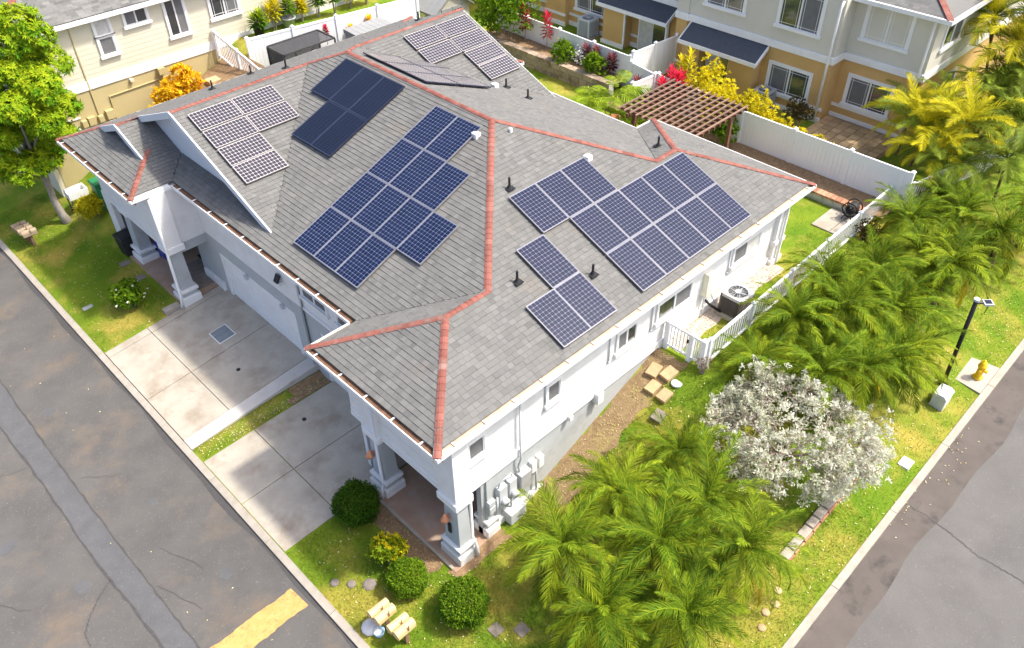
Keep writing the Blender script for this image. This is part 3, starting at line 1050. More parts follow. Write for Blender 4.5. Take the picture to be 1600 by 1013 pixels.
SG = [M['screen'], M['glass']]
window(house, 'y', YW, 1.28, 1.78, 3.52, 4.12, 1, glass=[M['screen']], label='small screened window nearest the street corner')
window(house, 'y', YW, 4.08, 4.53, 3.52, 4.12, 1, glass=[M['screen']])
window(house, 'y', YW, 6.93, 7.72, 3.5, 4.12, 2, glass=SG)
window(house, 'y', YW, 8.75, 10.35, 3.5, 4.12, 2, glass=[M['glass'], M['screen']])
window(house, 'y', YW, 12.62, 14.1, 3.5, 4.12, 2, glass=[M['screen'], M['curtain']])
window(house, 'x', 2.16, 7.75, 9.0, 3.45, 4.4, 2, glass=[M['glass'], M['screen']])
window(house, 'x', 2.16, 5.9, 7.15, 3.45, 4.4, 2, glass=SG)


# downspouts, pipes and boxes on the walls
def pipe(pts, r_=.035, mat=None, name='pipe', parent=None):
    return MB().tube(pts, r_, 8).build(name, mat or M['white'], parent or house, smooth=True)


pipe([(1.13, YW - .1, E - .12), (1.13, YW - .1, 2.7), (1.11, YW - .14, 2.4), (1.1, YW - .14, .75), (1.06, YW - .36, .5), (1.06, YW - .36, .05)], .05, M['white'], 'downspout')
pipe([(.56, 3.5, E - .2), (.56, 3.5, .6), (.45, 3.42, .5), (.42, 3.42, .1)], .05, M['white'], 'downspout')
pipe([(.58, 15.24, E - .15), (.58, 15.24, 2.8), (.54, 15.16, 2.5), (.5, 15.14, .9), (.40, 15.1, .45)], .05, M['white'], 'downspout')
pipe([(2.98, YW - .09, 4.9), (2.98, YW - .09, 2.7), (2.98, YW - .12, 2.3), (2.93, YW - .05, 1.95), (2.98, YW - .05, 1.7)], .03, M['metallight'], 'conduit')
for x in (3.98, 6.55, 8.45, 12.35):
    pipe([(x, YW - .03, 4.5), (x, YW - .03, 3.35)], .02, M['metallight'], 'rain_chain')
    MB().lathe((x, YW - .03, 3.3), [(.02, 0), (.035, .03), (.035, .08), (.02, .1)], 8).build('chain_weight', M['metallight'], house)


def wbox(x0, x1, d, z0, z1, mat, name, label=None, bevel=.015):
    return MB().box(x0, x1, YW - d, YW + .03, z0, z1).build(name, mat, house, label=label, bevel=bevel)


wbox(2.88, 3.28, .22, 1.05, 1.68, M['metalgrey'], 'electrical_panel', 'grey green electrical panel on the lower wall')
wbox(3.38, 3.58, .14, 1.3, 1.72, M['white'], 'disconnect_box')
wbox(3.66, 3.86, .14, 1.3, 1.72, M['white'], 'disconnect_box')
pipe([(3.6, YW - .08, 1.3), (3.6, YW - .08, .4)], .03, M['metalgrey'], 'conduit')
mp = wbox(2.12, 2.42, .16, 1.0, 1.72, M['metallight'], 'meter_panel', 'pale meter cabinet with a round meter')
MB().tube([(2.27, YW - .14, 1.2), (2.27, YW - .3, 1.2)], .11, 14).build('meter_dial', M['metallight'], mp, smooth=True)
mp = wbox(2.50, 2.78, .16, 1.05, 1.72, M['metallight'], 'meter_panel')
MB().tube([(2.64, YW - .14, 1.22), (2.64, YW - .3, 1.22)], .11, 14).build('meter_dial', M['metallight'], mp, smooth=True)
wbox(2.35, 2.95, .34, .12, .56, M['metallight'], 'utility_box', 'large pale utility box low on the wall', .02)
wbox(1.78, 2.0, .13, .95, 1.2, M['metallight'], 'junction_box')
wbox(1.75, 1.98, .15, 1.28, 1.48, M['metallight'], 'junction_box')
pipe([(2.08, YW - .1, 1.45), (2.08, YW - .1, 0)], .035, M['metallight'], 'conduit')
pipe([(2.16, YW - .07, 1.72), (2.2, YW - .1, 1.95), (2.6, YW - .1, 1.98), (2.7, YW - .06, 1.75)], .02, M['metalgrey'], 'conduit')
pipe([(2.6, YW - .1, 1.05), (2.6, YW - .1, .5)], .03, M['metallight'], 'conduit')
wbox(4.86, 5.0, .16, 2.28, 2.46, M['white'], 'vent_hood')
wbox(6.0, 6.26, .2, 2.12, 2.52, M['white'], 'vent_hood', 'larger white vent hood on the belt course')
wbox(11.0, 11.28, .2, 3.2, 4.05, pmat('ivory_box', (.74, .70, .55), (.78, .74, .6), rough=.5), 'inverter_box', 'ivory inverter box beside the air conditioner')
wbox(11.42, 11.56, .12, 3.45, 3.75, M['metallight'], 'disconnect_box')
pipe([(11.12, YW - .08, 3.2), (11.1, YW - .08, 2.75), (11.1, YW - .1, 2.3)], .025, M['metallight'], 'conduit')
pipe([(11.49, YW - .06, 3.45), (11.5, YW - .08, 3.0), (11.62, YW - .3, 2.55), (11.7, YW - .4, 2.5)], .022, M['metallight'], 'conduit')
pipe([(11.3, YW - .02, 2.85), (11.42, YW - .2, 2.65), (11.55, YW - .5, 2.5)], .045, M['black'], 'coolant_line')
fl = MB().obox((1.98, 10.2, 3.55), (0, 1, 0), (.5, 0, .86), (-.86, 0, .5), .11, .14, .03).build('flood_light', M['celldark'], house, label='small dark solar flood light on the front wall')
MB().box(1.95, 2.1, 10.1, 10.2, 3.3, 3.42).build('flood_light_arm', M['white'], fl)
for (x, y, zz) in ((.50, 3.82, 1.55), (.50, .62, 1.72)):
    lp = MB().lathe((x, y, zz), [(.02, 0), (.13, .02), (.11, .06), (.05, .2), (.02, .26)], 12).build('porch_lamp', M['copper'], house, smooth=True, label='small copper wall lamp on the porch column')
    MB().box(x, x + .14, y - .02, y + .02, zz + .1, zz + .14).build('lamp_bracket', M['copper'], lp)
MB().box(.585, .615, .55, .66, 1.12, 1.5).build('number_plate', M['black'], house)

# vents and small boxes on the roof
base = Vector(PL[house.name])
vme = MB().tube([(0, 0, -.05), (0, 0, .36)], .035, 8)
vme.obox((0, 0, .015), (1, 0, 0), (0, 1, 0), (0, 0, 1), .13, .13, .012)
vme.lathe((0, 0, 0), [(.11, 0), (.06, .07), (.04, .12)], 10)
vme = vme.mesh('vent_pipe', M['black'])
for x, y, z in ((7.01, 4.79, 6.92), (4.96, 2.43, 5.97), (6.96, 1.52, 5.61), (12.97, 11.05, 5.97), (12.76, 9.71, 6.05), (13.28, 4.23, 6.01),
                (7.35, 19.75, 5.62), (6.99, 16.2, 7.04), (13.75, 16.97, 6.73), (5.17, 18.65, 6.06)):
    inst('vent_pipe', vme, house, Vector((x, y, z + .02)) - base)
for x, y, z, mt in ((7.72, 6.92, 7.53, 'white'), (9.99, 4.45, 6.82, 'white'), (12.35, 11.0, 6.26, 'white'), (8.6, 6.35, 7.55, 'white')):
    s_ = .11 if z != 7.55 else .05
    MB().box(x - s_, x + s_, y - s_, y + s_, z - .06, z + .12).build('roof_junction_box', M[mt], house, bevel=.02)

# ------------------------------------------------------------------ solar panels
def panel_meshes(w, l, nc, nr, cell, back, frame, oct_=True, gap=.0035, ch=.015):
    """w along local x, l along local y, lying in z=0; returns meshes frame, sheet, cells, foot"""
    fr = MB()
    t_, h = .013, .042
    fr.box(-w / 2, w / 2, -l / 2, -l / 2 + t_, -h, .004).box(-w / 2, w / 2, l / 2 - t_, l / 2, -h, .004)
    fr.box(-w / 2, -w / 2 + t_, -l / 2 + t_, l / 2 - t_, -h, .004).box(w / 2 - t_, w / 2, -l / 2 + t_, l / 2 - t_, -h, .004)
    sh = MB().box(-w / 2 + t_, w / 2 - t_, -l / 2 + t_, l / 2 - t_, -.03, -.004)
    ce = MB()
    m_ = .028
    cw, cl = (w - 2 * m_) / nc, (l - 2 * m_) / nr
    for i in range(nc):
        for j in range(nr):
            x0, x1 = -w / 2 + m_ + i * cw + gap, -w / 2 + m_ + (i + 1) * cw - gap
            y0, y1 = -l / 2 + m_ + j * cl + gap, -l / 2 + m_ + (j + 1) * cl - gap
            k_ = ch if oct_ else .0
            z = -.0015
            if oct_:
                q = [(x0 + k_, y0, z), (x1 - k_, y0, z), (x1, y0 + k_, z), (x1, y1 - k_, z), (x1 - k_, y1, z), (x0 + k_, y1, z), (x0, y1 - k_, z), (x0, y0 + k_, z)]
            else:
                q = [(x0, y0, z), (x1, y0, z), (x1, y1, z), (x0, y1, z)]
            ce.poly(q, random.random())
    ft = MB().box(-.025, .025, -.06, .06, -.13, -.042)
    return (fr.mesh('frame', M[frame]), sh.mesh('backsheet', M[back]), ce.mesh('solar_cells', M[cell]), ft.mesh('mounting_foot', M['metaldark']))


def place_panel(meshes, pl, u, v, wl, portrait, label, group, hgt=.115):
    """centre (u,v) in roof plane pl"""
    O, U, V, _ = PLANES[pl]
    n_v = pn(pl)
    vs_ = Vector((V[0], V[1], SL)).normalized()
    us = vs_.cross(n_v)
    c = Vector(rp(pl, u, v)) + n_v * hgt
    ax, ay = (us, vs_)
    t_ = bpy.data.objects.new('solar_panel', None)
    COL.objects.link(t_)
    t_.empty_display_size = .2
    rot = Matrix((ax, ay, n_v)).transposed().to_4x4()
    t_.matrix_world = Matrix.Translation(c) @ rot
    tag(t_, label, 'solar panel', group)
    PL[t_.name] = tuple(c)
    for nm, me in zip(('frame', 'backsheet', 'solar_cells'), meshes[:3]):
        o = inst(nm, me, t_)
        if nm == 'solar_cells':
            o['kind'] = 'stuff'
    w, l = wl
    for sx in (-1, 1):
        for sy in (-.6, .6):
            inst('mounting_foot', meshes[3], t_, (sx * (w / 2 - .08), sy * l / 2, 0))


ORD = ['first', 'second', 'third', 'fourth', 'fifth', 'sixth']
ROWN = {4: ['bottom', 'lower middle', 'upper middle', 'top'], 3: ['bottom', 'middle', 'top'], 2: ['lower', 'upper']}
k_ = math.sqrt(1 + SL * SL)
PA = panel_meshes(1.037, 1.44 * k_ - .012, 8, 12, 'cellblue', 'backsheet', 'alu')
PR = panel_meshes(1.047, 1.385 * k_ - .012, 8, 12, 'cellskylit', 'backsheet', 'alu')
PD = panel_meshes(1.062, 1.60 * k_ - .012, 6, 20, 'celldark', 'darkline', 'aludark', False, .0025)
PO = panel_meshes(1.54, .78 * k_ - .03, 12, 6, 'cellold', 'backold', 'alu', True, .005, .02)
PB = panel_meshes(1.13, 1.45 * k_ - .012, 8, 12, 'cellold', 'backold', 'aludark', True, .012, .03)  # wider cell gaps bare more pale backsheet, standing in for sky glare
# front slope, blue array
for r_, cols in enumerate(((0, 1, 2), (0, 1, 2, 3), (0, 1, 2), (0, 1))):
    for c in cols:
        place_panel(PA, 'front', 9.02 - 1.045 * (c + .5), 2.25 - 1.45 + 1.44 * (r_ + .5), (1.04, 1.55), 1,
                    '%s deep blue solar panel from the left, %s row, front slope' % (ORD[c], ROWN[4][r_]), 'blue solar panels on the front slope')
for r_, cols in enumerate(((1, 2), (0, 1, 2))):
    for c in cols:
        place_panel(PD, 'front', 13.92 - 1.07 * (c + .5), 4.93 - 1.45 + 1.605 * (r_ + .5), (1.06, 1.7), 1,
                    '%s nearly black solar panel from the left in the %s row' % (ORD[c if r_ else c - 1], ROWN[2][r_]), 'near black solar panels on the front slope')
for r_, cols in enumerate(((1, 2, 3, 4, 5), (1, 2, 3, 4, 5), (0, 1, 2))):
    for i, c in enumerate(cols):
        place_panel(PR, 'right', 6.69 + 1.057 * (c + .5), .38 + 1.39 * (r_ + .5), (1.05, 1.5), 1,
                    '%s violet blue panel from the left, %s row, street side slope' % (ORD[i], ROWN[3][r_]), 'violet blue solar panels on the street side slope')
for lab, c, r_ in (('lone upper', 1, 1), ('lower left', 0, 0), ('lower right', 1, 0)):
    place_panel(PR, 'right', 4.56 + 1.04 * (c + .5), .38 + 1.385 * (r_ + .5), (1.05, 1.5), 1,
                '%s panel of the three near the street corner' % lab, 'three solar panels near the street corner')
for r_, (n, vt) in enumerate(((1, 11.95), (1, 12.72), (2, 13.51), (2, 14.3))):
    for c in range(n):
        place_panel(PO, 'gable', 2.5 + 1.56 * (c + .5), vt + .38 - 9.5, (1.57, .8), 0,
                    '%s white gridded solar panel in the %s row beside the front gable' % ('only' if n == 1 else ('left hand', 'right hand')[c], ROWN[4][r_]), 'white gridded panels beside the front gable')
for r_, (n, vt) in enumerate(((1, 11.95), (1, 12.72), (2, 13.51), (2, 14.32))):
    for c in range(n):
        place_panel(PO, 'gable_back', 14.52 - 1.58 * (c + .5), vt + .38 - 9.5, (1.57, .8), 0,
                    '%s white gridded solar panel, %s row, far roof corner' % ('only' if n == 1 else ('right hand', 'left hand')[c], ROWN[4][r_]), 'white gridded panels at the far corner')
for r_ in range(2):
    for c in range(3):
        place_panel(PB, 'back', 10.55 + 1.15 * (c + .5), 15.4 - 11.72 + 1.46 * (r_ + .5), (1.13, 1.5), 1,
                    '%s glaring solar panel from the right, %s row, behind the ridge' % (ORD[c], ('far', 'near')[r_]), 'glaring panels behind the ridge')
# ------------------------------------------------------------------ fences
def picket_fence(pts, ztop, h, label, gap=.135, post_every=2.4, cat='fence', name='picket_fence', gate=False):
    """pts: two ends (x,y); ztop function of t in 0..1; pickets are parts"""
    (x0, y0), (x1, y1) = pts
    L_ = math.dist((x0, y0), (x1, y1))
    tx, ty = (x1 - x0) / L_, (y1 - y0) / L_
    f = thing(name, label, cat, (x0, y0, ztop(0) - h))
    b = Vector(PL[f.name])
    ax, ay, az = Vector((tx, ty, 0)), Vector((-ty, tx, 0)), Vector((0, 0, 1))
    n = max(1, round(L_ / post_every))
    for i in range(n + 1):
        q = i / n
        z = ztop(q)
        c = Vector((x0 + tx * L_ * q, y0 + ty * L_ * q, z - h / 2))
        MB().obox(c, ax, ay, az, .055, .055, h / 2 + .04).build('fence_post', M['vinyl'], f)
        MB().frustum((c.x - .07, c.x + .07, c.y - .07, c.y + .07), z + .04, (c.x - .02, c.x + .02, c.y - .02, c.y + .02), z + .09).build('post_cap', M['vinyl'], f)
    seg = 1.2
    m = max(1, round(L_ / seg))
    for off, hh in ((-.04, .045), (-h + .14, .035)):
        mb = MB()
        for i in range(m):
            qa, qb = i / m, (i + 1) / m
            a = Vector((x0 + tx * L_ * qa, y0 + ty * L_ * qa, ztop(qa) + off))
            c = Vector((x0 + tx * L_ * qb, y0 + ty * L_ * qb, ztop(qb) + off))
            d = (c - a)
            mb.obox((a + c) / 2, d.normalized(), ay, d.normalized().cross(ay) * -1, d.length / 2, .035, hh)
        mb.build('rail', M['vinyl'], f)
    pk = MB().box(-.02, .02, -.011, .011, 0, h - .1).mesh('picket', M['vinyl'])
    k = int(L_ / gap)
    ang = math.atan2(ty, tx)
    for i in range(k):
        q = (i + .5) / k
        inst('picket', pk, f, Vector((x0 + tx * L_ * q, y0 + ty * L_ * q, ztop(q) - h + .08)) - b, (0, 0, ang))
    return f


def privacy_fence(pts, z0, z1, label, every=2.35, dirt=False, posts=True):
    (x0, y0), (x1, y1) = pts
    L_ = math.dist((x0, y0), (x1, y1))
    tx, ty = (x1 - x0) / L_, (y1 - y0) / L_
    f = thing('privacy_fence', label, 'fence', (x0, y0, z0))
    ax, ay, az = Vector((tx, ty, 0)), Vector((-ty, tx, 0)), Vector((0, 0, 1))
    n = max(1, round(L_ / every))
    for i in range(n + 1):
        q = i / n
        c = Vector((x0 + tx * L_ * q, y0 + ty * L_ * q, (z0 + z1) / 2 + .02))
        MB().obox(c, ax, ay, az, .065, .065, (z1 - z0) / 2 + .03).build('fence_post', M['vinyl'], f)
        MB().frustum((c.x - .085, c.x + .085, c.y - .085, c.y + .085), z1 + .05, (c.x - .02, c.x + .02, c.y - .02, c.y + .02), z1 + .12).build('post_cap', M['vinyl'], f)
        if i < n:
            w = L_ / n
            cm = Vector((x0 + tx * (q * L_ + w / 2), y0 + ty * (q * L_ + w / 2), 0))
            mb = MB()
            k = max(1, round((w - .13) / .17))
            bw = (w - .13) / k
            for j in range(k):
                cc = cm + ax * (-(w - .13) / 2 + bw * (j + .5)) + az * ((z0 + z1) / 2)
                mb.obox(cc, ax, ay, az, bw / 2 - .003, .018 + .0015 * (j % 2), (z1 - z0) / 2 - .06)
            mb.build('fence_panel', M['vinyl'], f)
            rl = MB().obox(cm + az * (z1 - .05), ax, ay, az, (w - .13) / 2, .032, .05)
            rl.build('top_rail', M['vinyl'], f)
            MB().obox(cm + az * (z0 + .07), ax, ay, az, (w - .13) / 2, .03, .07).build('bottom_rail', M['vinyldirt'] if dirt else M['vinyl'], f)
    return f


picket_fence(((9.38, -1.06), (20.85, -.86)), lambda t: 3.33, 1.02, 'long white picket fence between the side yard and the palms', gap=.14)
gt = thing('garden_gate', 'small white picket gate beside the white house wall', 'gate', (9.2, .3, 2.25))
for y in (.30, -.55, -1.0):
    MB().box(9.13, 9.27, y - .07, y + .07, 2.15, 3.36).build('gate_post', M['vinyl'], gt)
    MB().frustum((9.11, 9.29, y - .09, y + .09), 3.36, (9.18, 9.22, y - .02, y + .02), 3.43).build('post_cap', M['vinyl'], gt)
for z in (2.42, 3.24):
    MB().box(9.17, 9.23, -.93, -.62, z, z + .07).build('rail', M['vinyl'], gt)
    MB().box(9.17, 9.23, -.48, .23, z, z + .07).build('rail', M['vinyl'], gt)
for y in list(np.arange(-.40, .2, .115)) + [-.86, -.775, -.69]:
    MB().box(9.185, 9.215, y - .02, y + .02, 2.44, 3.26).build('picket', M['vinyl'], gt)
MB().box(9.1, 9.13, -.50, -.44, 3.0, 3.12).build('latch', M['black'], gt)

privacy_fence(((20.95, 5.62), (20.95, -1.42)), 2.58, 4.1, 'white privacy fence along the back of the yard with a soil stained foot', dirt=True)
privacy_fence(((22.2, 21.2), (21.95, 12.25)), 2.6, 4.12, 'white privacy fence behind the stone planting wall')
privacy_fence(((22.05, 12.18), (25.0, 11.95)), 2.6, 4.3, 'white privacy fence jutting back towards the ochre house', 1.5)
privacy_fence(((21.9, 12.1), (21.62, 10.55)), 2.6, 3.9, 'short lower white fence panel beside the red ti plant', 1.6)
privacy_fence(((21.5, 10.5), (20.1, 10.62)), 2.5, 3.95, 'short white fence panel beside the pergola', 1.4)
privacy_fence(((21.64, 10.4), (21.0, 5.75)), 2.5, 3.95, 'white fence mostly hidden behind the yellow bushes')
privacy_fence(((9.7, 24.25), (18.4, 22.95)), 2.5, 5.15, 'tall white fence in front of the cream house garden')
picket_fence(((8.75, 25.35), (9.05, 22.3)), lambda t: 5.5 - 1.0 * t, 1.25, 'white picket fence running down beside the cream house', gap=.13, post_every=1.6)
picket_fence(((21.2, -1.5), (29.5, -3.6)), lambda t: 3.6 + .5 * t, 1.05, 'white picket fence under the tall areca palms', gap=.14)

# ------------------------------------------------------------------ cream house on the left
ch = thing('house', 'cream clapboard house with khaki lower wall beyond the left side of the roof', 'house', (10, 27, 3.0))
CY = 25.5
for i in range(12):
    z = 5.0 + i * .2
    mb = MB()
    mb.prism([(.6, CY - .016), (24, CY - .016), (24, CY + .1), (.6, CY + .1)], z, lambda x, y: z + .2)
    # lap board: lower edge stands proud
    for k_i, (x, y, zz) in enumerate(mb.v):
        if y < CY and zz > z + .1:
            mb.v[k_i] = (x, CY - .008, zz)
    mb.build('siding_board', M['cream'], ch)
MB().box(.6, 24, CY - .04, CY + .1, 4.62, 5.0).build('belt_course', M['white'], ch)
MB().box(.6, 24, CY + .0, CY + .2, -.2, 4.62).build('wall', M['khaki'], ch)
MB().box(.6, 24, CY + .1, 40, 4.62, 7.35).build('upper_wall', M['cream'], ch)
MB().box(.4, .62, CY, 40, -.2, 7.35).build('wall', M['cream'], ch)
window(ch, 'y', CY - .03, 3.93, 4.50, 6.55, 7.2, 1, glass=[M['curtain']], trim=.1, sill=.0)
window(ch, 'y', CY - .03, 3.93, 4.50, 5.78, 6.46, 1, glass=[M['screen']], trim=.1)
window(ch, 'y', CY - .03, 5.2, 6.12, 6.66, 7.2, 2, glass=[M['screen'], M['glass']], trim=.1)
window(ch, 'y', CY - .03, 6.95, 7.75, 5.72, 7.2, 2, glass=[M['glass'], M['screen']], trim=.1)
window(ch, 'y', CY - .03, 8.95, 10.25, 5.95, 7.2, 2, glass=[M['glass'], M['screen']], trim=.1, bars=True)
window(ch, 'y', CY - .03, .95, 1.5, 5.9, 7.1, 1, glass=[M['curtain']], trim=.1)
MB().box(2.93, 2.97, CY - .05, CY, .5, 7.3).build('corner_joint', M['khaki'], ch)
MB().tube([(3.6, CY - .03, 2.0), (3.6, CY - .03, 4.1), (6.3, CY - .03, 4.15)], .03, 6).build('conduit', M['khaki'], ch)
MB().box(5.85, 6.15, CY - .25, CY, 4.35, 4.66).build('vent_hood', M['khaki'], ch, bevel=.02)
MB().box(4.6, 4.75, CY - .15, CY, 4.42, 4.56).build('vent_hood', M['cream'], ch, bevel=.02)
for x, w, h_ in ((2.15, .22, .3), (2.42, .3, .36), (2.85, .22, .28), (3.2, .35, .4)):
    MB().box(x, x + w, CY - .18, CY, 3.2, 3.2 + h_).build('meter_box', M['khaki'], ch, bevel=.02)
for x in (1.62, 1.9):
    MB().tube([(x, CY - .02, 3.2), (x, CY - .2, 3.2)], .12, 12).build('round_meter', M['metallight'], ch, smooth=True)
MB().box(1.2, 2.2, CY - .04, CY, 3.6, 3.66).build('conduit', M['white'], ch)
rm = MB()
rm.poly([(.0, CY - .35, 7.5), (24, CY - .35, 7.5), (24, CY + 8, 10.8), (8.2, CY + 8, 10.8)])
rm.poly([(.0, CY - .35, 7.5), (8.2, CY + 8, 10.8), (0, 42, 7.5)])
crf = rm.build('roof', M['roof'], ch)
mb = MB()
for i in range(26):
    y0 = CY - .35 + i * .142
    z0 = 7.5 + i * .142 * .395
    x = 0.0 + (y0 - CY + .35) * .98
    while x < 11:
        w = random.uniform(.2, .4)
        mb.obox((x + w / 2, y0 + .075, z0 + .04), (1, 0, 0), Vector((0, 1, .39)).normalized(), Vector((0, -.39, 1)).normalized(), w / 2 - .002, .08, .008, min(1, max(0, random.gauss(.45, .22))))
        x += w
mb.build('shingle_courses', M['roof'], crf, kind='stuff')
MB().box(-.02, 24, CY - .40, CY - .28, 7.30, 7.47).build('gutter', M['white'], ch)
MB().box(0, 24, CY - .3, CY + .1, 7.33, 7.36).build('soffit', M['white'], ch)
for i in range(9):
    c = Vector((.1 + i * .2, CY - .3 + i * .2, 7.56 + i * .2 * .395))
    MB().obox(c, Vector((1, 1, .39)).normalized(), Vector((1, -1, 0)).normalized(), Vector((-.2, -.2, 1)).normalized(), .15, .12, .02).build('ridge_cap', M['redcap'], crf)

# ------------------------------------------------------------------ ochre house at the back
oh = thing('house', 'two storey house, beige above and ochre below, behind the white fence', 'house', (30, 8, 2.5))
GZ, B0, B1, UT = 2.45, 5.12, 5.42, 7.75


def section(x, y0, y1, xb=40.0):
    MB().box(x, xb, y0, y1, GZ - .3, B0).build('wall', M['ochre'], oh)
    MB().box(x - .02, xb, y0 - .02, y1 + .02, B1, UT).build('upper_wall', M['beige'], oh)
    MB().box(x - .09, xb, y0 - .09, y1 + .06, B0, B1).build('belt_course', M['white'], oh, bevel=.02)
    MB().box(x - .07, x, y0 - .07, y1, GZ - .3, GZ + .32).build('footing', M['white'], oh, bevel=.02)
    MB().box(x - .06, x, y0 - .06, y1, GZ + .62, GZ + .74).build('chair_rail', M['white'], oh)


section(26.0, .95, 4.3)
section(25.05, 4.3, 11.5)
section(25.0, 11.5, 12.1)
section(26.0, 12.1, 19.6)
section(25.6, 19.6, 21.0)
section(26.4, 21.0, 30)
GB = [M['glass'], M['screen']]
window(oh, 'x', 26, 1.95, 3.75, 3.32, 4.5, 2, bars=True, glass=GB, trim=.13)
window(oh, 'x', 26, 1.95, 3.7, 6.15, 7.6, 2, bars=True, glass=[M['curtain'], M['screen']], trim=.13)
window(oh, 'x', 25.05, 5.1, 6.95, 3.25, 4.42, 2, bars=True, glass=GB, trim=.13)
window(oh, 'x', 25.03, 5.2, 7.0, 6.12, 7.6, 2, bars=True, glass=[M['screen'], M['glass']], trim=.13)
window(oh, 'x', 25.03, 8.75, 10.6, 6.12, 7.6, 2, bars=True, glass=GB, trim=.13)
window(oh, 'x', 26, 17.25, 19.1, 3.55, 4.9, 2, bars=True, glass=GB, trim=.13)
window(oh, 'x', 26, 13.4, 15.2, 6.2, 7.6, 2, bars=True, glass=GB, trim=.13)
window(oh, 'x', 26.4, 21.6, 23.4, 3.55, 4.9, 2, bars=True, glass=GB, trim=.13)
window(oh, 'y', .93, 26.9, 28.4, 6.2, 7.55, 2, glass=GB, trim=.12)
window(oh, 'y', .93, 30.2, 31.8, 6.2, 7.55, 2, glass=GB, trim=.12)
window(oh, 'y', .95, 28.6, 29.6, 3.5, 4.5, 1, glass=GB, trim=.12)
for x, y in ((24.92, 4.38), (25.88, 1.05)):
    MB().tube([(x + .05, y, 7.7), (x - .1, y, 7.45), (x - .1, y, 2.7)], .055, 8).build('downspout', M['white'], oh, smooth=True)


def awning(xt, xl, y0, y1, zt, zl, label):
    a = MB().prism([(xl, y0), (xt, y0), (xt, y1), (xl, y1)], lambda x, y: (zl if x < (xl + xt) / 2 else zt) - .1, lambda x, y: zl if x < (xl + xt) / 2 else zt).build('awning_roof', M['darkshingle'], oh, label=label)
    d = Vector((xt - xl, 0, zt - zl))
    n = d.normalized().cross(Vector((0, -1, 0)))
    rows = 7
    mb = MB()
    for i in range(rows):
        y = y0
        while y < y1 - .02:
            w = min(random.uniform(.2, .4), y1 - y)
            c = Vector((xl, y + w / 2, zl)) + d * ((i + .5) / rows) + n * .012
            mb.obox(c, (0, 1, 0), d.normalized(), n, w / 2 - .003, d.length / rows / 2 + .01, .01, random.random())
            y += w
    mb.build('shingle_courses', M['darkshingle'], a, kind='stuff')
    MB().box(xl - .05, xl, y0 - .06, y1 + .06, zl - .16, zl + .01).build('fascia', M['white'], a)
    for y in (y0 - .06, y1 + .01):
        MB().prism([(xl, y), (xt, y), (xt, y + .05), (xl, y + .05)], lambda x, yy: (zl if x < (xl + xt) / 2 else zt) - .16, lambda x, yy: (zl if x < (xl + xt) / 2 else zt) + .02).build('fascia', M['white'], a)
    return a


awning(25.0, 24.15, 7.25, 11.25, 5.1, 4.55, 'charcoal shingled lean-to roof over the nearer patio door')
MB().box(24.4, 25.05, 7.45, 8.72, GZ - .3, 4.6).build('porch_wall', M['ochre'], oh)
MB().box(24.4, 25.05, 10.25, 11.2, GZ - .3, 4.6).build('porch_wall', M['ochre'], oh)
awning(25.98, 25.1, 12.75, 17.0, 5.12, 4.6, 'charcoal shingled lean-to roof over the farther patio door')
MB().box(25.35, 26.0, 15.4, 16.75, GZ - .3, 4.65).build('porch_wall', M['ochre'], oh)
MB().box(25.28, 25.35, 15.33, 16.8, GZ - .3, GZ + .3).build('footing', M['white'], oh)
MB().box(25.3, 25.36, 15.33, 15.42, GZ, 4.65).build('corner_post', M['white'], oh)
MB().box(25.25, 25.33, 12.75, 12.84, GZ, 4.6).build('corner_post', M['white'], oh)


def slider(x, y0, y1, label):
    d = MB().box(x - .03, x + .05, y0, y1, GZ + .05, 4.45).build('patio_door', M['white'], oh, label=label)
    for i, (a, b) in enumerate(((y0 + .08, (y0 + y1) / 2 - .03), ((y0 + y1) / 2 + .03, y1 - .08))):
        MB().box(x - .045 - .004 * i, x - .02, a, b, GZ + .15, 4.37).build('pane', M['glass'] if i == 0 else M['curtain'], d)


slider(24.95, 8.75, 10.2, 'white framed sliding patio door under the nearer lean-to roof')
slider(25.9, 13.1, 14.9, 'white framed sliding patio door under the farther lean-to roof')
MB().box(24.0, 26, 12.3, 17, GZ - .1, GZ + .05).build('patio_slab', M['pavers'], oh)
MB().box(24.5, 24.9, 13.6, 14.05, GZ + .06, GZ + .075).build('doormat', M['bluebin'], oh)
# its roof, only the eaves of which show
mb = MB()
mb.poly([(25.5, .45, UT + .05), (40, .45, UT + .05), (40, 8, UT + 3), (29.5, 4.4, UT + 1.7), ])
mb.poly([(25.5, .45, UT + .05), (29.5, 4.4, UT + 1.7), (30, 30, UT + 1.7), (25.5, 30, UT + .05)])
orf = mb.build('roof', M['roof'], oh)
mb = MB()
for i in range(14):
    y = .6
    while y < 12:
        w = random.uniform(.2, .4)
        x0 = 25.5 + i * .142
        if y > .45 + i * .142:
            mb.obox((x0 + .075, y + w / 2, UT + .05 + i * .142 * .41 + .02), (0, 1, 0), Vector((1, 0, .41)).normalized(), Vector((-.41, 0, 1)).normalized(), w / 2 - .002, .08, .008, min(1, max(0, random.gauss(.4, .2))))
        y += w
mb.build('shingle_courses', M['roof'], orf, kind='stuff')
MB().box(25.42, 25.52, .35, 30, UT - .1, UT + .06).build('gutter', M['white'], oh)
MB().box(25.5, 40, .35, .45, UT - .1, UT + .06).build('gutter', M['white'], oh)
MB().box(25.5, 40, .45, 30, UT - .06, UT - .03).build('soffit', M['white'], oh)
for i in range(12):
    c = Vector((25.6 + i * .19, .55 + i * .19, UT + .1 + i * .19 * .41))
    MB().obox(c, Vector((1, 1, .41)).normalized(), Vector((1, -1, 0)).normalized(), Vector((-.2, -.2, 1)).normalized(), .15, .12, .02).build('ridge_cap', M['redcap'], orf)
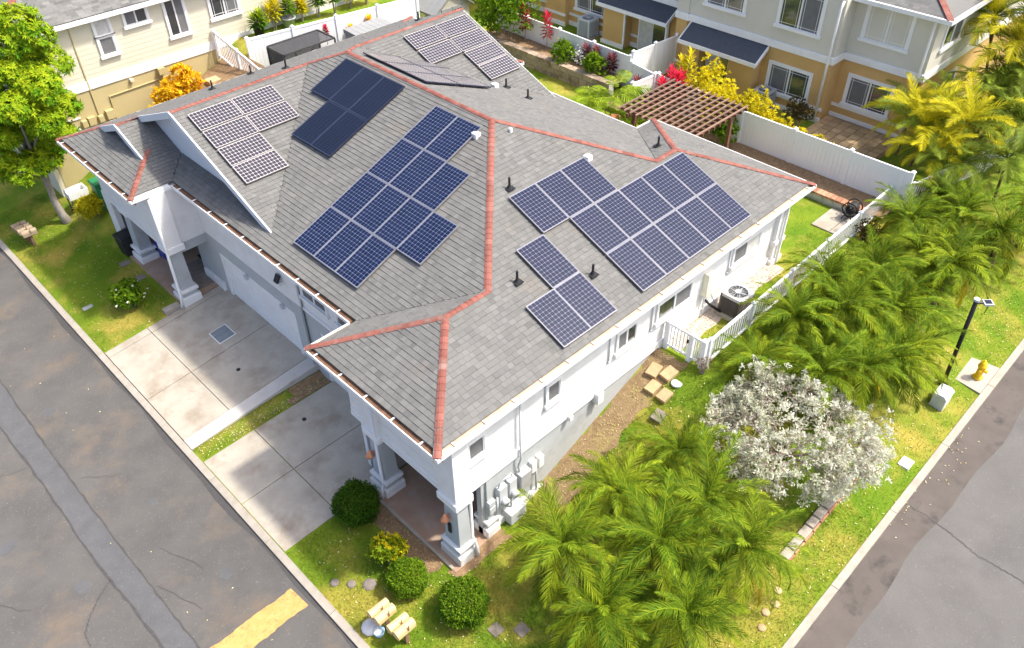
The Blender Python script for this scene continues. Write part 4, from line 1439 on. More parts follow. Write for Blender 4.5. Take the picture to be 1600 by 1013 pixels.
# pavers of its patio
pv = None
pm2 = MB().box(-.19, .19, -.19, .19, 0, .05).mesh('paver', M['steptan'])
pp = struct(MB().box(22.6, 26, .9, 4.3, 2.4, 2.6).build('patio', M['mulch']))
for i in range(6):
    for j in range(8):
        inst('paver', pm2, pp, (23.5 + i * .41, 1.2 + j * .41, 2.6), (0, 0, random.uniform(-.03, .03)))

# ------------------------------------------------------------------ yard walls, slabs and stepping stones
def block_wall(name, label, x, y0, y1, z0, z1, th, courses, blen, mat, cap=None):
    w = thing(name, label, 'wall', (x, (y0 + y1) / 2, z0))
    MB().box(x + .04, x + th - .02, y0, y1, z0 - .1, z1 - .03).build('core', M['concwall'], w)
    hc_ = (z1 - z0) / courses
    for r_ in range(courses):
        y = y0 - (blen / 2 if r_ % 2 else 0)
        while y < y1:
            l_ = blen * random.uniform(.8, 1.2)
            a, b = max(y, y0), min(y + l_, y1)
            if b - a > .08:
                j = random.uniform(-.02, .02)
                MB().box(x + j, x + th + j, a + .012, b - .012, z0 + r_ * hc_ + .01, z0 + (r_ + 1) * hc_ - .004).build('stone', mat, w, bevel=.02)
            y += l_
    if cap:
        y = y0
        while y < y1 - .05:
            MB().box(x - .04, x + th + .04, y + .008, min(y + .2, y1) - .008, z1, z1 + .09).build('brick', cap, w, bevel=.012)
            y += .2
    return w


block_wall('stone_wall', 'brown stone planting wall behind the back lawn', 20.7, 12.4, 21.2, 2.3, 3.14, .4, 3, .52, M['stone'])
mb = MB()
drape(mb, 21.08, 22.15, 12.3, 21.2, .5, .4)
struct(mb.build('planting_bed', M['mulch']))
block_wall('garden_wall', 'grey block garden wall with red brick capping beside the patio slab', 19.72, -.85, 5.4, 2.2, 2.62, .26, 2, .42, M['concwall'], M['brick'])
mb = MB()
drape(mb, 19.95, 20.9, -1.2, 12.0, .22, .3)
struct(mb.build('fence_bed', M['mulch']))
w = thing('garden_edging', 'long low stone edging along the sloping lawn by the side street', 'wall', (8.6, -5.9, gz(8.6, -5.9)))
x = 6.35
while x < 11.0:
    l_ = random.uniform(.32, .5)
    zz = gz(x + l_ / 2, -5.95)
    MB().box(x + .008, x + l_ - .008, -6.0 + random.uniform(-.012, .012), -5.76, zz - .15, zz + .16).build('stone', M['curb'], w, bevel=.02)
    MB().box(x + .008, x + l_ - .008, -6.05, -6.003, zz - .15, zz + .07).build('brick', M['brick'], w, bevel=.01)
    x += l_
for i, (x, y) in enumerate(((5.6, -6.25), (5.25, -6.4), (4.9, -6.35), (4.5, -6.5))):
    zz = gz(x, y)
    mb = MB().lathe((x, y, zz), [(.09, -.05), (.12, .01), (.1, .03), (.04, .04)], 6)
    tag(mb.build('edging_rock', M['steptan'], base=(x, y, zz), smooth=True),
        '%s tan rock from the stone edging, at the foot of the palms' % ORD[i], 'rock', 'tan rocks at the foot of the palms')
mb = MB()
drape(mb, 3.7, 9.05, -.55, .49, .012, .2, .14)
struct(mb.build('bare_earth', M['drydirt']))
mb = MB()
drape(mb, .2, 2.1, -.12, .3, .012, .3, .05)
struct(mb.build('bare_earth', M['mulch']))
mb = MB()
drape(mb, 9.3, 15.2, -.15, .4, .012, .3, .08)
gb = struct(mb.build('pebble_bed', M['gravel']))
mb = MB()
for i in range(2600):
    x, y = random.uniform(9.4, 15.1), random.uniform(-.12, .36)
    if 11.2 < x < 12.7 and y < .1:
        continue
    r_ = random.uniform(.018, .04)
    zz = gz(x, y) + .02
    a = random.uniform(0, 3)
    mb.obox((x, y, zz), (math.cos(a), math.sin(a), random.uniform(-.3, .3)), (-math.sin(a), math.cos(a), 0), (0, 0, 1), r_, r_ * .7, r_ * .5, random.random())
mb.build('pebbles', M['gravel'], gb, kind='stuff')
mb = MB()
drape(mb, -1.9, .3, .6, 3.4, .012, .25, .1, inside=lambda x, y: (x > -.35 + .2 * math.sin(y * 3)))
struct(mb.build('bare_earth', M['mulch']))
mb = MB()
drape(mb, -2.5, 2.2, 8.46, 9.06, .02, .25, .0, inside=lambda x, y: x > .5 + .4 * math.sin(y * 20))
struct(mb.build('leaf_litter_strip', M['mulch']))
mb = MB()
drape(mb, 2.5, 9.4, 21.6, 25.45, .015, .3)
struct(mb.build('garden_bed', M['mulch']))

STEPS = [((8.30, .02), .46, .36, 'steptan', 'pale tan stepping slab nearest the gate'), ((8.45, -.42), .46, .36, 'steptan', 'tan stepping slab touching the one nearest the gate'),
         ((7.86, -.30), .42, .34, 'steptan', 'tan stepping slab in the middle pair, nearer the wall'), ((7.84, -.75), .42, .34, 'steptan', 'tan stepping slab in the middle pair, farther from the wall'),
         ((7.25, -1.02), .38, .34, 'stepgrey', 'dark brown stepping slab lowest on the slope')]
for (x, y), a, b, mt, lab in STEPS:
    zz = gz(x, y)
    mb = MB().obox((0, 0, .06), Vector((1, 0, .25)).normalized(), (0, 1, 0), Vector((-.25, 0, 1)).normalized(), a / 2, b / 2, .07)
    tag(mb.build('stepping_stone', M[mt], base=(x, y, zz), local=True, bevel=.015), lab, 'slab', 'stepping slabs below the gate').rotation_euler = (0, 0, random.uniform(-.15, .15))
for (x, y), lab in (((-.06, -1.79), 'left of the two grey square pavers on the lawn by the palms'), ((.39, -2.25), 'right of the two grey square pavers on the lawn by the palms')):
    zz = gz(x, y)
    tag(MB().box(-.16, .16, -.16, .16, -.05, .025).build('paver', M['stepgrey'], base=(x, y, zz), local=True, bevel=.01), lab, 'paver', 'square pavers by the palms')
for (x, y), sx, lab in (((-2.14, 2.2), .12, 'leftmost of the three flat rocks sunk in the front lawn'), ((-1.85, 1.85), .12, 'middle one of the three flat rocks sunk in the front lawn'), ((-1.52, 1.5), .18, 'largest of the three flat rocks sunk in the front lawn')):
    zz = gz(x, y)
    tag(MB().lathe((0, 0, 0), [(sx * 1.1, -.03), (sx, .03), (sx * .6, .05)], 9).build('flat_rock', M['stepgrey'], base=(x, y, zz), local=True, smooth=True), lab, 'rock', 'flat rocks in the front lawn')
for (x, y), lab in (((.2, 18.05), 'brown stepping stone nearest the left porch column'), ((.2, 19.35), 'brown stepping stone farther along the left porch'), ((.55, 24.1), 'tan stepping stone right of the tree trunk'), ((1.05, 24.35), 'tan stepping stone under the yellow bush')):
    zz = gz(x, y)
    tag(MB().box(-.2, .2, -.16, .16, -.05, .03).build('stepping_stone', M['steptan' if 'tan' in lab else 'stepgrey'], base=(x, y, zz), local=True, bevel=.015), lab, 'slab', 'stepping stones of the left lawn')
tag(MB().box(-.2, .2, -.1, .1, -.05, .02).build('meter_lid', M['metalgrey'], base=(-1.9, 18.1, gz(-1.9, 18.1)), local=True, bevel=.01), 'grey meter lid in the lawn by the flowering bush', 'lid')
tag(MB().box(-.2, .2, -.16, .16, -.05, .05).build('meter_lid', M['white'], base=(11.4, -6.72, gz(11.4, -6.72)), local=True, bevel=.015), 'white square meter lid in the lawn by the side street', 'lid')
tag(MB().lathe((0, 0, 0), [(.17, -.03), (.17, .02), (.15, .03)], 16).build('cleanout_cover', M['metallight'], base=(8.36, -.78, gz(8.36, -.78) + .01), local=True), 'round grey cover in the lawn below the gate', 'lid')
ul = thing('utility_cover', 'rectangular grey cover with a pale rim in the upper driveway', 'lid', (.74, 12.9, dl(.74, 12.9)))
th_ = math.atan(.468 / 4.86)
mb = MB().box(-.33, .33, -.38, .38, -.05, .012)
o = mb.build('cover_rim', M['white'], ul, local=True)
o.rotation_euler = (0, -th_, 0)
o = MB().box(-.30, .30, -.35, .35, 0, .018).build('cover_plate', pmat('steel_cover', (.16, .19, .21), (.24, .27, .29), scale=6, rough=.5), ul, local=True)
o.rotation_euler = (0, -th_, 0)
for (x, y, f_, lab) in ((.21, 10.95, dl, 'small round black drain cap in the upper driveway'), (.57, 7.65, dr, 'small round black drain cap in the lower driveway')):
    tag(MB().lathe((0, 0, 0), [(.07, -.03), (.07, .01), (.05, .016)], 14).build('drain_cap', M['black'], base=(x, y, f_(x, y) + .006), local=True), lab, 'lid')
tag(MB().box(-.3, .3, -.14, .14, -.1, .12).frustum((-.24, .24, -.08, .08), .121, (-.22, .22, -.07, .07), .125).build('splash_block', M['curb'], base=(.15, 15.48, .3), local=True, bevel=.02), 'concrete splash block under the downspout of the left porch', 'splash block')
tag(MB().box(-.3, .3, -.13, .13, -.1, .1).build('splash_block', M['curb'], base=(.1, 3.6, .06), local=True, bevel=.02), 'concrete splash block behind the round clipped bush', 'splash block')
ps = thing('patio_slab', 'pair of pale concrete slabs at the far end of the side yard', 'slab', (18.9, -.2, 2.33))
for y in (-.85, -.14):
    MB().box(18.15, 19.65, y, y + .69, 2.2, 2.39).build('slab', M['concrete'], ps, bevel=.01)
MB().box(18.9, 19.3, -.7, -.45, 2.39, 2.40).build('grate', M['black'], ps)

# ------------------------------------------------------------------ yard objects
def ac_unit(x, y, z, w, h, mat, label, dark):
    a = thing('air_conditioner', label, 'air conditioner', (x, y, z), 'outdoor air conditioners')
    MB().box(-w / 2 - .06, w / 2 + .06, -w / 2 - .06, w / 2 + .06, -.12, .05).build('pad', M['curb'], a, local=True, bevel=.02)
    MB().box(-w / 2 + .02, w / 2 - .02, -w / 2 + .02, w / 2 - .02, .05, h - .06).build('coil', M['metaldark'], a, local=True)
    for sx in (-1, 1):
        for sy in (-1, 1):
            MB().box(sx * (w / 2 - .05) - .05, sx * (w / 2 - .05) + .05, sy * (w / 2 - .05) - .05, sy * (w / 2 - .05) + .05, .05, h - .04).build('corner_post', mat, a, local=True, bevel=.03)
    mb = MB()
    n = int((h - .2) / .05)
    for i in range(n):
        z0 = .1 + i * .05
        for s in (-1, 1):
            mb.box(-w / 2 + .1, w / 2 - .1, s * w / 2 - .012, s * w / 2 + .012, z0, z0 + .022)
            mb.box(s * w / 2 - .012, s * w / 2 + .012, -w / 2 + .1, w / 2 - .1, z0, z0 + .022)
    mb.build('louvres', mat, a, local=True)
    # top lid with round opening
    mb = MB()
    R_, n = w * .4, 24
    out = []
    for j in range(n):
        q = 2 * PI * (j + .5) / n
        c, s = math.cos(q), math.sin(q)
        k = (w / 2 + .01) / max(abs(c), abs(s))
        k = min(k, w * .64)
        out.append((c * k, s * k))
    for j in range(n):
        q0, q1 = 2 * PI * (j + .5) / n, 2 * PI * (j + 1.5) / n
        a0, a1 = out[j], out[(j + 1) % n]
        i0, i1 = (R_ * math.cos(q0), R_ * math.sin(q0)), (R_ * math.cos(q1), R_ * math.sin(q1))
        mb.poly([(*i0, h), (*a0, h), (*a1, h), (*i1, h)])
        mb.poly([(*a0, h), (*a0, h - .1), (*a1, h - .1), (*a1, h)])
        mb.poly([(*i0, h), (*i1, h), (*i1, h - .12), (*i0, h - .12)])
    mb.build('lid', M['metalgrey'] if not dark else mat, a, local=True)
    MB().lathe((0, 0, h - .12), [(R_, 0), (R_, .01)], 20).build('fan_well', M['metaldark'], a, local=True)
    mb = MB()
    for j in range(5):
        q = 2 * PI * j / 5
        mb.obox((math.cos(q) * R_ * .5, math.sin(q) * R_ * .5, h - .07), (math.cos(q), math.sin(q), 0), Vector((-math.sin(q), math.cos(q), .4)).normalized(), (0, 0, 1), R_ * .42, R_ * .16, .004)
    mb.build('fan', M['metalgrey'], a, local=True)
    mb = MB().lathe((0, 0, h - .01), [(.1, 0), (.09, .03)], 14)
    for j in range(14):
        q = 2 * PI * j / 14
        mb.tube([(math.cos(q) * .08, math.sin(q) * .08, h + .015), (math.cos(q) * R_, math.sin(q) * R_, h)], .006, 4)
    mb.build('grille', M['metallight'], a, local=True)
    return a


ac_unit(11.98, -.28, 2.42, .78, .78, M['acbrown'], 'brown air conditioner with a grey top in the side yard', False)
ac_unit(25.35, 17.75, 2.6, .8, .95, M['metallight'], 'pale blue grey air conditioner below the window of the ochre house', True)
ac_unit(24.55, 6.75, 2.6, .75, .85, M['metalgrey'], 'grey air conditioner half hidden behind the yellow hedge', False)

hr = thing('hose_reel', 'black hose reel on the garden wall by the patio slab', 'hose reel', (19.45, -.25, 2.4))
for s in (-.2, .2):
    MB().tube([(s, .28 * math.cos(q), .42 + .28 * math.sin(q)) for q in np.linspace(0, 2 * PI, 17)], .025, 6).build('wheel', M['black'], hr, local=True, smooth=True)
mb = MB()
for i in range(9):
    mb.tube([(-.17 + i * .043, .17 * math.cos(q), .42 + .17 * math.sin(q)) for q in np.linspace(0, 2 * PI, 13)], .022, 6)
mb.build('hose', M['metaldark'], hr, local=True, smooth=True)
mb = MB()
for s in (-.24, .24):
    mb.tube([(s, -.2, 0), (s, 0, .42), (s, .2, 0)], .022, 6)
mb.tube([(-.24, 0, .42), (.5, -.1, .5)], .02, 6)
mb.build('stand', M['black'], hr, local=True)

# fire hydrant on its pad
hx, hy = 15.83, -6.78
hzv = gz(hx, hy)
hp = tag(MB().prism([(15.25, -7.12), (16.65, -7.12), (16.55, -6.3), (15.35, -6.15)], lambda x, y: gz(x, y) - .1, lambda x, y: hzv + .05 + .075 * (x - hx)).build('hydrant_pad', M['concrete'], base=(hx, hy, hzv)), 'concrete pad under the yellow hydrant', 'slab')
hd = thing('fire_hydrant', 'yellow fire hydrant beside the side street', 'hydrant', (hx, hy, hzv + .05))
MB().lathe((0, 0, 0), [(.15, 0), (.15, .05), (.10, .06), (.10, .42), (.13, .44), (.13, .50), (.11, .52), (.10, .60), (.06, .66), (.03, .67), (.03, .72)], 16).build('barrel', M['yellow'], hd, local=True, smooth=True)
for a_, l_ in ((0, .17), (PI, .17), (-PI / 2, .2)):
    d = Vector((math.cos(a_), math.sin(a_), 0))
    MB().tube([d * .05 + Vector((0, 0, .34)), d * l_ + Vector((0, 0, .34))], .055, 10).build('nozzle', M['yellow'], hd, local=True, smooth=True)
MB().tube([(0, 0, .60), (0, 0, .63)], .08, 6).build('bonnet_nut', M['yellow'], hd, local=True)

lx, ly = 14.87, -6.15
lz = gz(lx, ly)
lp = thing('street_lamp', 'black solar lamp post beside the palms', 'street lamp', (lx, ly, lz), None, (-.03, -.03, 0))
MB().tube([(0, 0, -.2), (0, 0, 3.3)], .062, 10).build('pole', M['lampblack'], lp, local=True, smooth=True)
MB().lathe((0, 0, 0), [(.14, 0), (.14, .05), (.09, .2), (.065, .25)], 12).build('pole_base', M['lampblack'], lp, local=True, smooth=True)
MB().tube([(0, 0, 3.3), (0, 0, 3.37)], .085, 12).build('pole_cap', M['metallight'], lp, local=True)
MB().tube([(0, 0, 3.22), (.08, -.1, 3.22), (.14, -.17, 3.22)], .03, 8).build('arm', M['lampblack'], lp, local=True)
hd_ = MB().obox((.22, -.25, 3.22), Vector((.66, -.75, 0)), Vector((.75, .66, 0)), (0, 0, 1), .13, .12, .035).build('lamp_head', M['metallight'], lp, local=True, bevel=.01)
MB().obox((.22, -.25, 3.258), Vector((.66, -.75, 0)), Vector((.75, .66, 0)), (0, 0, 1), .09, .085, .004).build('solar_plate', M['celldark'], hd_, local=True)

bx_, by_ = 14.1, -6.4
tag(MB().frustum((-.28, .28, -.2, .2), -.1, (-.28, .28, -.2, .2), .42).frustum((-.30, .30, -.22, .22), .421, (-.28, .28, -.12, .2), .52).build('utility_cabinet', M['metallight'], base=(bx_, by_, gz(bx_, by_)), local=True, bevel=.01), 'pale grey utility cabinet at the foot of the lamp post', 'cabinet')


# mailboxes
def mailbox(x, y, z, mat, label, rot=0.0, flag=None):
    m_ = thing('mailbox', label, 'mailbox', (x, y, z), 'roadside mailboxes', (0, 0, rot))
    mb = MB()
    prof = [(-.105, 0)] + [(-.105 * math.cos(q), .13 + .105 * math.sin(q)) for q in np.linspace(0, PI, 9)] + [(.105, 0)]
    n = len(prof)
    L_ = .27
    for s in (-1, 1):
        pts = [(s * L_, a, b + .56) for a, b in prof]
        mb.poly(pts if s < 0 else pts[::-1])
    for i in range(n):
        a, b = prof[i], prof[(i + 1) % n]
        mb.poly([(-L_, a[0], a[1] + .56), (L_, a[0], a[1] + .56), (L_, b[0], b[1] + .56), (-L_, b[0], b[1] + .56)])
    mb.build('box', mat, m_, local=True)
    mb = MB()
    for i in range(1, n - 2):
        a, b = prof[i], prof[i + 1]
        k = 1.05
        mb.poly([(-L_ - .02, a[0] * k, a[1] * k + .555), (-L_ + .03, a[0] * k, a[1] * k + .555), (-L_ + .03, b[0] * k, b[1] * k + .555), (-L_ - .02, b[0] * k, b[1] * k + .555)])
    mb.poly([(-L_ - .02, a * 1.04, b * 1.03 + .555) for a, b in prof])
    mb.build('door', mat, m_, local=True)
    MB().box(-.05, .05, -.045, .045, -.15, .56).build('post', M['postwood'], m_, local=True)
    MB().box(-.2, .2, -.06, .06, .52, .56).build('bracket', M['postwood'], m_, local=True)
    MB().box(.02, .05, -.125, -.11, .66, .88).build('flag', M['postwood'], m_, local=True)
    return m_


MX = -1.95
for i, (y, nm) in enumerate(((.42, 'first'), (.19, 'second'), (-.22, 'third'), (-.45, 'fourth'))):
    mailbox(MX + (0, .02, .10, .12)[i], y, gz(MX, y), M['mailtan'], '%s tan round topped mailbox from the left at the bottom of the lawn' % nm, random.uniform(-.03, .03))
for i, (x, y) in enumerate(((-1.85, 24.3), (-1.82, 24.02), (-1.8, 23.74), (-1.76, 23.46))):
    mailbox(x, y, gz(x, y), M['mailgrey'], '%s weathered brown mailbox from the left under the big tree' % ORD[i], random.uniform(-.05, .05))
tag(MB().lathe((0, 0, 0), [(.2, -.05), (.24, .05), (.2, .14), (.06, .17)], 10).build('white_rock', M['palestone'], base=(-2.25, .5, .0), local=True, smooth=True), 'pale rounded rock beside the tan mailboxes', 'rock')
tag(MB().lathe((0, 0, 0), [(.12, -.02), (.145, .1), (.15, .16), (.13, .16), (.11, .05)], 14).build('plastic_tub', M['paleblue'], base=(-2.18, .22, .0), local=True, smooth=True), 'pale blue plastic tub beside the tan mailboxes', 'tub')


# wheeled bins by the left porch
def cart(x, y, z, rz, mat, label, h=1.05):
    c = thing('wheeled_bin', label, 'bin', (x, y, z), 'wheeled bins by the left porch', (0, 0, rz))
    MB().frustum((-.22, .22, -.24, .24), .08, (-.29, .29, -.31, .31), h).build('body', mat, c, local=True, bevel=.02)
    MB().frustum((-.32, .32, -.34, .34), h, (-.29, .29, -.31, .31), h + .07).build('lid', mat, c, local=True, bevel=.02)
    for s in (-1, 1):
        MB().tube([(.2, s * .2, .11), (.2, s * .27, .11)], .11, 12).build('wheel', M['black'], c, local=True)
    MB().tube([(.3, -.24, h - .02), (.37, -.24, h), (.37, .24, h), (.3, .24, h - .02)], .018, 6).build('handle', mat, c, local=True)


cart(1.55, 18.35, .46, 0, M['bluebin'], 'blue wheeled bin behind the left porch column')
cart(.62, 19.75, .36, .1, M['black'], 'black wheeled bin beside the left porch column', .9)
cart(1.2, 22.6, gz(1.2, 22.6), .0, M['greenbin'], 'green wheeled bin under the left corner of the roof', 1.25)
sk = thing('garden_sink', 'white utility sink on legs beside the green bin', 'sink', (.6, 24.05, gz(.6, 24.05)))
MB().box(-.4, .4, -.3, .3, .55, .60).build('basin_floor', M['white'], sk, local=True)
for q in ((-.4, .4, -.3, -.25), (-.4, .4, .25, .3), (-.4, -.35, -.25, .25), (.35, .4, -.25, .25)):
    MB().box(*q, .6, .85).build('basin_side', M['white'], sk, local=True)
for sx in (-.36, .36):
    for sy in (-.26, .26):
        MB().box(sx - .02, sx + .02, sy - .02, sy + .02, -.3, .55).build('leg', M['metaldark'], sk, local=True)
mb = MB().tube([(1.45, 15.9, .5), (1.3, 16.2, 1.1), (1.35, 16.3, 1.25)], .02, 6)

# pergola
pg = thing('pergola', 'brown slatted wooden pergola behind the house', 'pergola', (18.5, 7.2, 2.3))
for x in (17.2, 19.6):
    for y in (5.35, 8.2):
        MB().box(x - .07, x + .07, y - .07, y + .07, 2.2, 4.55).build('post', M['wood'], pg)
for y in (5.35, 8.2):
    MB().box(16.7, 20.2, y - .05, y + .05, 4.4, 4.58).build('beam', M['wood'], pg)
for i in range(10):
    x = 16.85 + i * .36
    MB().box(x - .025, x + .025, 5.0, 8.65, 4.58, 4.70).build('rafter', M['wood'], pg)
for i in range(13):
    y = 5.1 + i * .29
    MB().box(16.6, 20.25, y - .03, y + .03, 4.70, 4.75).build('slat', M['woodpale'], pg)

# sheds and screened canopy behind the left of the roof
sh = thing('garden_shed', 'grey resin garden shed with arched doors at the far corner', 'shed', (20.2, 23.8, 2.35))
MB().box(19.2, 21.5, 22.6, 25.0, 2.3, 4.2).build('body', M['shedgrey'], sh)
mb = MB().poly([(19.2, 22.59, 4.2), (21.5, 22.59, 4.2), (20.35, 22.59, 5.0)])
mb.poly([(19.2, 22.595, 2.3), (21.5, 22.595, 2.3), (21.5, 22.595, 4.2), (19.2, 22.595, 4.2)])
mb.build('gable_front', M['shedtan'], sh)
for s, (xa, xb) in enumerate(((19.0, 20.35), (21.7, 20.35))):
    mb = MB()
    for i in range(7):
        ya, yb = 22.4 + i * .4, 22.4 + (i + 1) * .4 - .012
        za, zb = 4.12, 5.06
        q = [(xa, ya, za), (xb, ya, zb), (xb, yb, zb), (xa, yb, za)]
        mb.poly(q if s == 0 else q[::-1])
        q2 = [(a, b, c - .06) for a, b, c in q]
        mb.poly(q2[::-1] if s == 0 else q2)
        mb.poly([q[0], q[1], q2[1], q2[0]])
    mb.build('roof_panel', M['shedgrey'], sh)
dr_ = MB()
for i in range(2):
    x0, x1 = 19.62 + i * .74, 20.32 + i * .74
    dr_ = MB().box(x0, x1, 22.55, 22.59, 2.35, 4.05 + .15).build('door', M['shedgrey'], sh)
    for j in range(3):
        MB().box(x0 + .1 + j * .2, x0 + .2 + j * .2, 22.54, 22.55, 3.6, 4.05).build('pane', M['black'], dr_)
wd_ = MB().box(19.16, 19.2, 23.4, 23.9, 3.4, 3.95).build('window', M['white'], sh)
for i in range(2):
    MB().box(19.15, 19.16, 23.44 + i * .23, 23.63 + i * .23, 3.44, 3.91).build('pane', M['curtain'], wd_)
for i in range(12):
    y = 22.65 + i * .19
    MB().box(19.18, 19.2, y, y + .03, 2.3, 4.15).build('rib', M['shedgrey'], sh)
s2 = thing('storage_shed', 'low grey ribbed storage shed behind the left eave', 'shed', (15, 22.3, 2.5))
MB().box(13.95, 16.0, 21.75, 22.85, 2.4, 4.6).build('body', M['shedgrey'], s2)
for i in range(7):
    x = 13.9 + i * .305
    MB().prism([(x, 21.7), (x + .295, 21.7), (x + .295, 22.9), (x, 22.9)], lambda x, y: 4.6, lambda x, y: 4.72 + (y - 21.7) * .05).build('roof_panel', M['shedgrey'], s2)


def netmat():
    m = bpy.data.materials.new('see_through_netting')
    m.use_nodes = True
    t = m.node_tree
    t.nodes.clear()
    o_ = N(t, 'ShaderNodeOutputMaterial')
    a, b, c = N(t, 'ShaderNodeBsdfTransparent'), N(t, 'ShaderNodeBsdfDiffuse'), N(t, 'ShaderNodeMixShader')
    b.inputs[0].default_value = (.09, .09, .095, 1)
    c.inputs[0].default_value = .62
    t.links.new(a.outputs[0], c.inputs[1])
    t.links.new(b.outputs[0], c.inputs[2])
    t.links.new(c.outputs[0], o_.inputs[0])
    return m


gzb = thing('screen_canopy', 'black framed canopy with see-through netting beside the white fence', 'canopy', (11.3, 22.4, 2.5))
NET = netmat()
X0, X1, Y0, Y1, ZT = 10.0, 12.65, 21.75, 23.1, 5.0
for x in (X0, X1):
    for y in (Y0, Y1):
        MB().box(x - .03, x + .03, y - .03, y + .03, 2.3, ZT).build('post', M['black'], gzb)
for q in ((X0, X1, Y0 - .03, Y0 + .03), (X0, X1, Y1 - .03, Y1 + .03), (X0 - .03, X0 + .03, Y0, Y1), (X1 - .03, X1 + .03, Y0, Y1)):
    MB().box(*q, ZT, ZT + .06).build('frame_bar', M['metaldark'], gzb)
MB().box(X0, X1, Y0, Y1, ZT + .01, ZT + .015).build('netting', NET, gzb)
MB().box(X0, X1, Y1 - .005, Y1, 2.4, ZT).build('netting', NET, gzb)
MB().box(X0, X0 + .005, Y0, Y1, 2.4, ZT).build('netting', NET, gzb)


def pot(x, y, z, r_, h, mat, label):
    tag(MB().lathe((0, 0, 0), [(r_ * .75, 0), (r_, h), (r_ * 1.08, h), (r_ * 1.08, h + .05), (r_ * .95, h + .05), (r_ * .9, h - .03)], 16).build('plant_pot', mat, base=(x, y, z), local=True, smooth=True), label, 'pot')


pot(10.75, 24.95, 4.8, .27, .45, M['black'], 'round black plant pot against the cream house wall')
pot(12.3, 24.9, 4.8, .32, .4, M['metalgrey'], 'wide blue grey plant pot behind the white fence')
pot(19.0, 10.6, 2.35, .25, .4, M['terracotta'], 'terracotta pot under the big split leaf plant')
# ------------------------------------------------------------------ vegetation
def leafmesh(name, P, D, Nn, Ln, W, tone, mat, fold=.25):
    """many leaves: P base points, D directions, Nn normals (k,3); kite shaped, slightly folded"""
    P, D, Nn = (np.asarray(a, float) for a in (P, D, Nn))
    k = len(P)
    Ln, W = np.broadcast_to(Ln, k)[:, None], np.broadcast_to(W, k)[:, None]
    D = D / np.linalg.norm(D, axis=1)[:, None]
    Sd = np.cross(D, Nn)
    Sd /= np.maximum(1e-6, np.linalg.norm(Sd, axis=1))[:, None]
    Up = np.cross(Sd, D)
    m = P + D * Ln * .45
    a = P
    b = m + Sd * W / 2 + Up * W * fold
    c = P + D * Ln - Up * Ln * .12
    d = m - Sd * W / 2 + Up * W * fold
    V = np.stack([a, b, c, d], 1).reshape(-1, 3)
    me = bpy.data.meshes.new(name)
    me.vertices.add(4 * k)
    me.vertices.foreach_set('co', V.ravel())
    i = np.arange(k) * 4
    F = np.stack([i, i + 1, i + 2, i, i + 2, i + 3], 1).ravel()
    me.loops.add(6 * k)
    me.loops.foreach_set('vertex_index', F.astype(np.int32))
    me.polygons.add(2 * k)
    me.polygons.foreach_set('loop_start', (np.arange(2 * k) * 3).astype(np.int32))
    at = me.attributes.new('tone', 'FLOAT', 'FACE')
    at.data.foreach_set('value', np.repeat(np.clip(tone, 0, 1), 2).astype(np.float32))
    me.materials.append(mat)
    me.update(calc_edges=True)
    me.validate()
    return me


def rnd_dirs(k, zlo=-1., zhi=1.):
    z = RNG.uniform(zlo, zhi, k)
    a = RNG.uniform(0, 2 * PI, k)
    r_ = np.sqrt(np.maximum(0, 1 - z * z))
    return np.stack([r_ * np.cos(a), r_ * np.sin(a), z], 1)


# ---- pinnate palm fronds
def frond_mesh(L, n, ll, lw, bend, vee, mat, seed, tone0=.2, droop=.25, tipyellow=.3):
    rg = np.random.default_rng(seed)
    mb = MB()
    m = 9
    pts, tg = [], []
    x = z = 0.0
    yw = 0.0
    side = rg.uniform(-.12, .12)
    for i in range(m + 1):
        s = i / m
        th = -bend * s ** 1.4
        pts.append((x, yw, z))
        tg.append(th)
        x += L / m * math.cos(th)
        z += L / m * math.sin(th)
        yw += side * L / m * s
    mb.tube(pts, [.014 * (1 - .8 * i / m) + .003 for i in range(m + 1)], 4, .4, cap=False)
    pa = np.array(pts)
    P, D, Nn, Ls, Ts = [], [], [], [], []
    for i in range(n):
        s = .10 + .9 * (i + .5) / n
        q = s * m
        j = min(m - 1, int(q))
        p = pa[j] + (pa[j + 1] - pa[j]) * (q - j)
        th = -bend * s ** 1.4
        f = np.array([math.cos(th), 0, math.sin(th)])
        u = np.array([-math.sin(th), 0, math.cos(th)])
        le_ = ll * (math.sin(PI * min(1, s * .86 + .12)) ** .6) * rg.uniform(.85, 1.1)
        for sd_ in (-1, 1):
            an = .75 - .35 * s + rg.uniform(-.12, .12)
            d = f * math.cos(an * 1.35) + np.array([0, sd_, 0]) * math.sin(an * 1.35) + u * (vee + rg.uniform(-.15, .15)) - np.array([0, 0, droop * rg.uniform(.5, 1.3)])
            P.append(p)
            D.append(d)
            Nn.append(u + np.array([0, -sd_ * .4, 0]))
            Ls.append(le_)
            Ts.append(tone0 + rg.uniform(-.2, .35) + tipyellow * s ** 2)
    P, D, Nn = np.array(P), np.array(D), np.array(Nn)
    D /= np.linalg.norm(D, axis=1)[:, None]
    Sd = np.cross(D, Nn)
    Sd /= np.linalg.norm(Sd, axis=1)[:, None]
    for p, d, s_, l_, t_ in zip(P, D, Sd, Ls, Ts):
        w = lw * rg.uniform(.8, 1.2)
        t_ = min(1, max(0, t_))
        mid = p + d * l_ * .5
        tip = p + d * l_ - np.array([0, 0, l_ * droop * .5])
        mb.poly([p - s_ * w * .35, p + s_ * w * .35, mid + s_ * w * .5, mid - s_ * w * .5], t_)
        mb.poly([mid - s_ * w * .5, mid + s_ * w * .5, tip], t_)
    return mb.mesh('frond', mat)


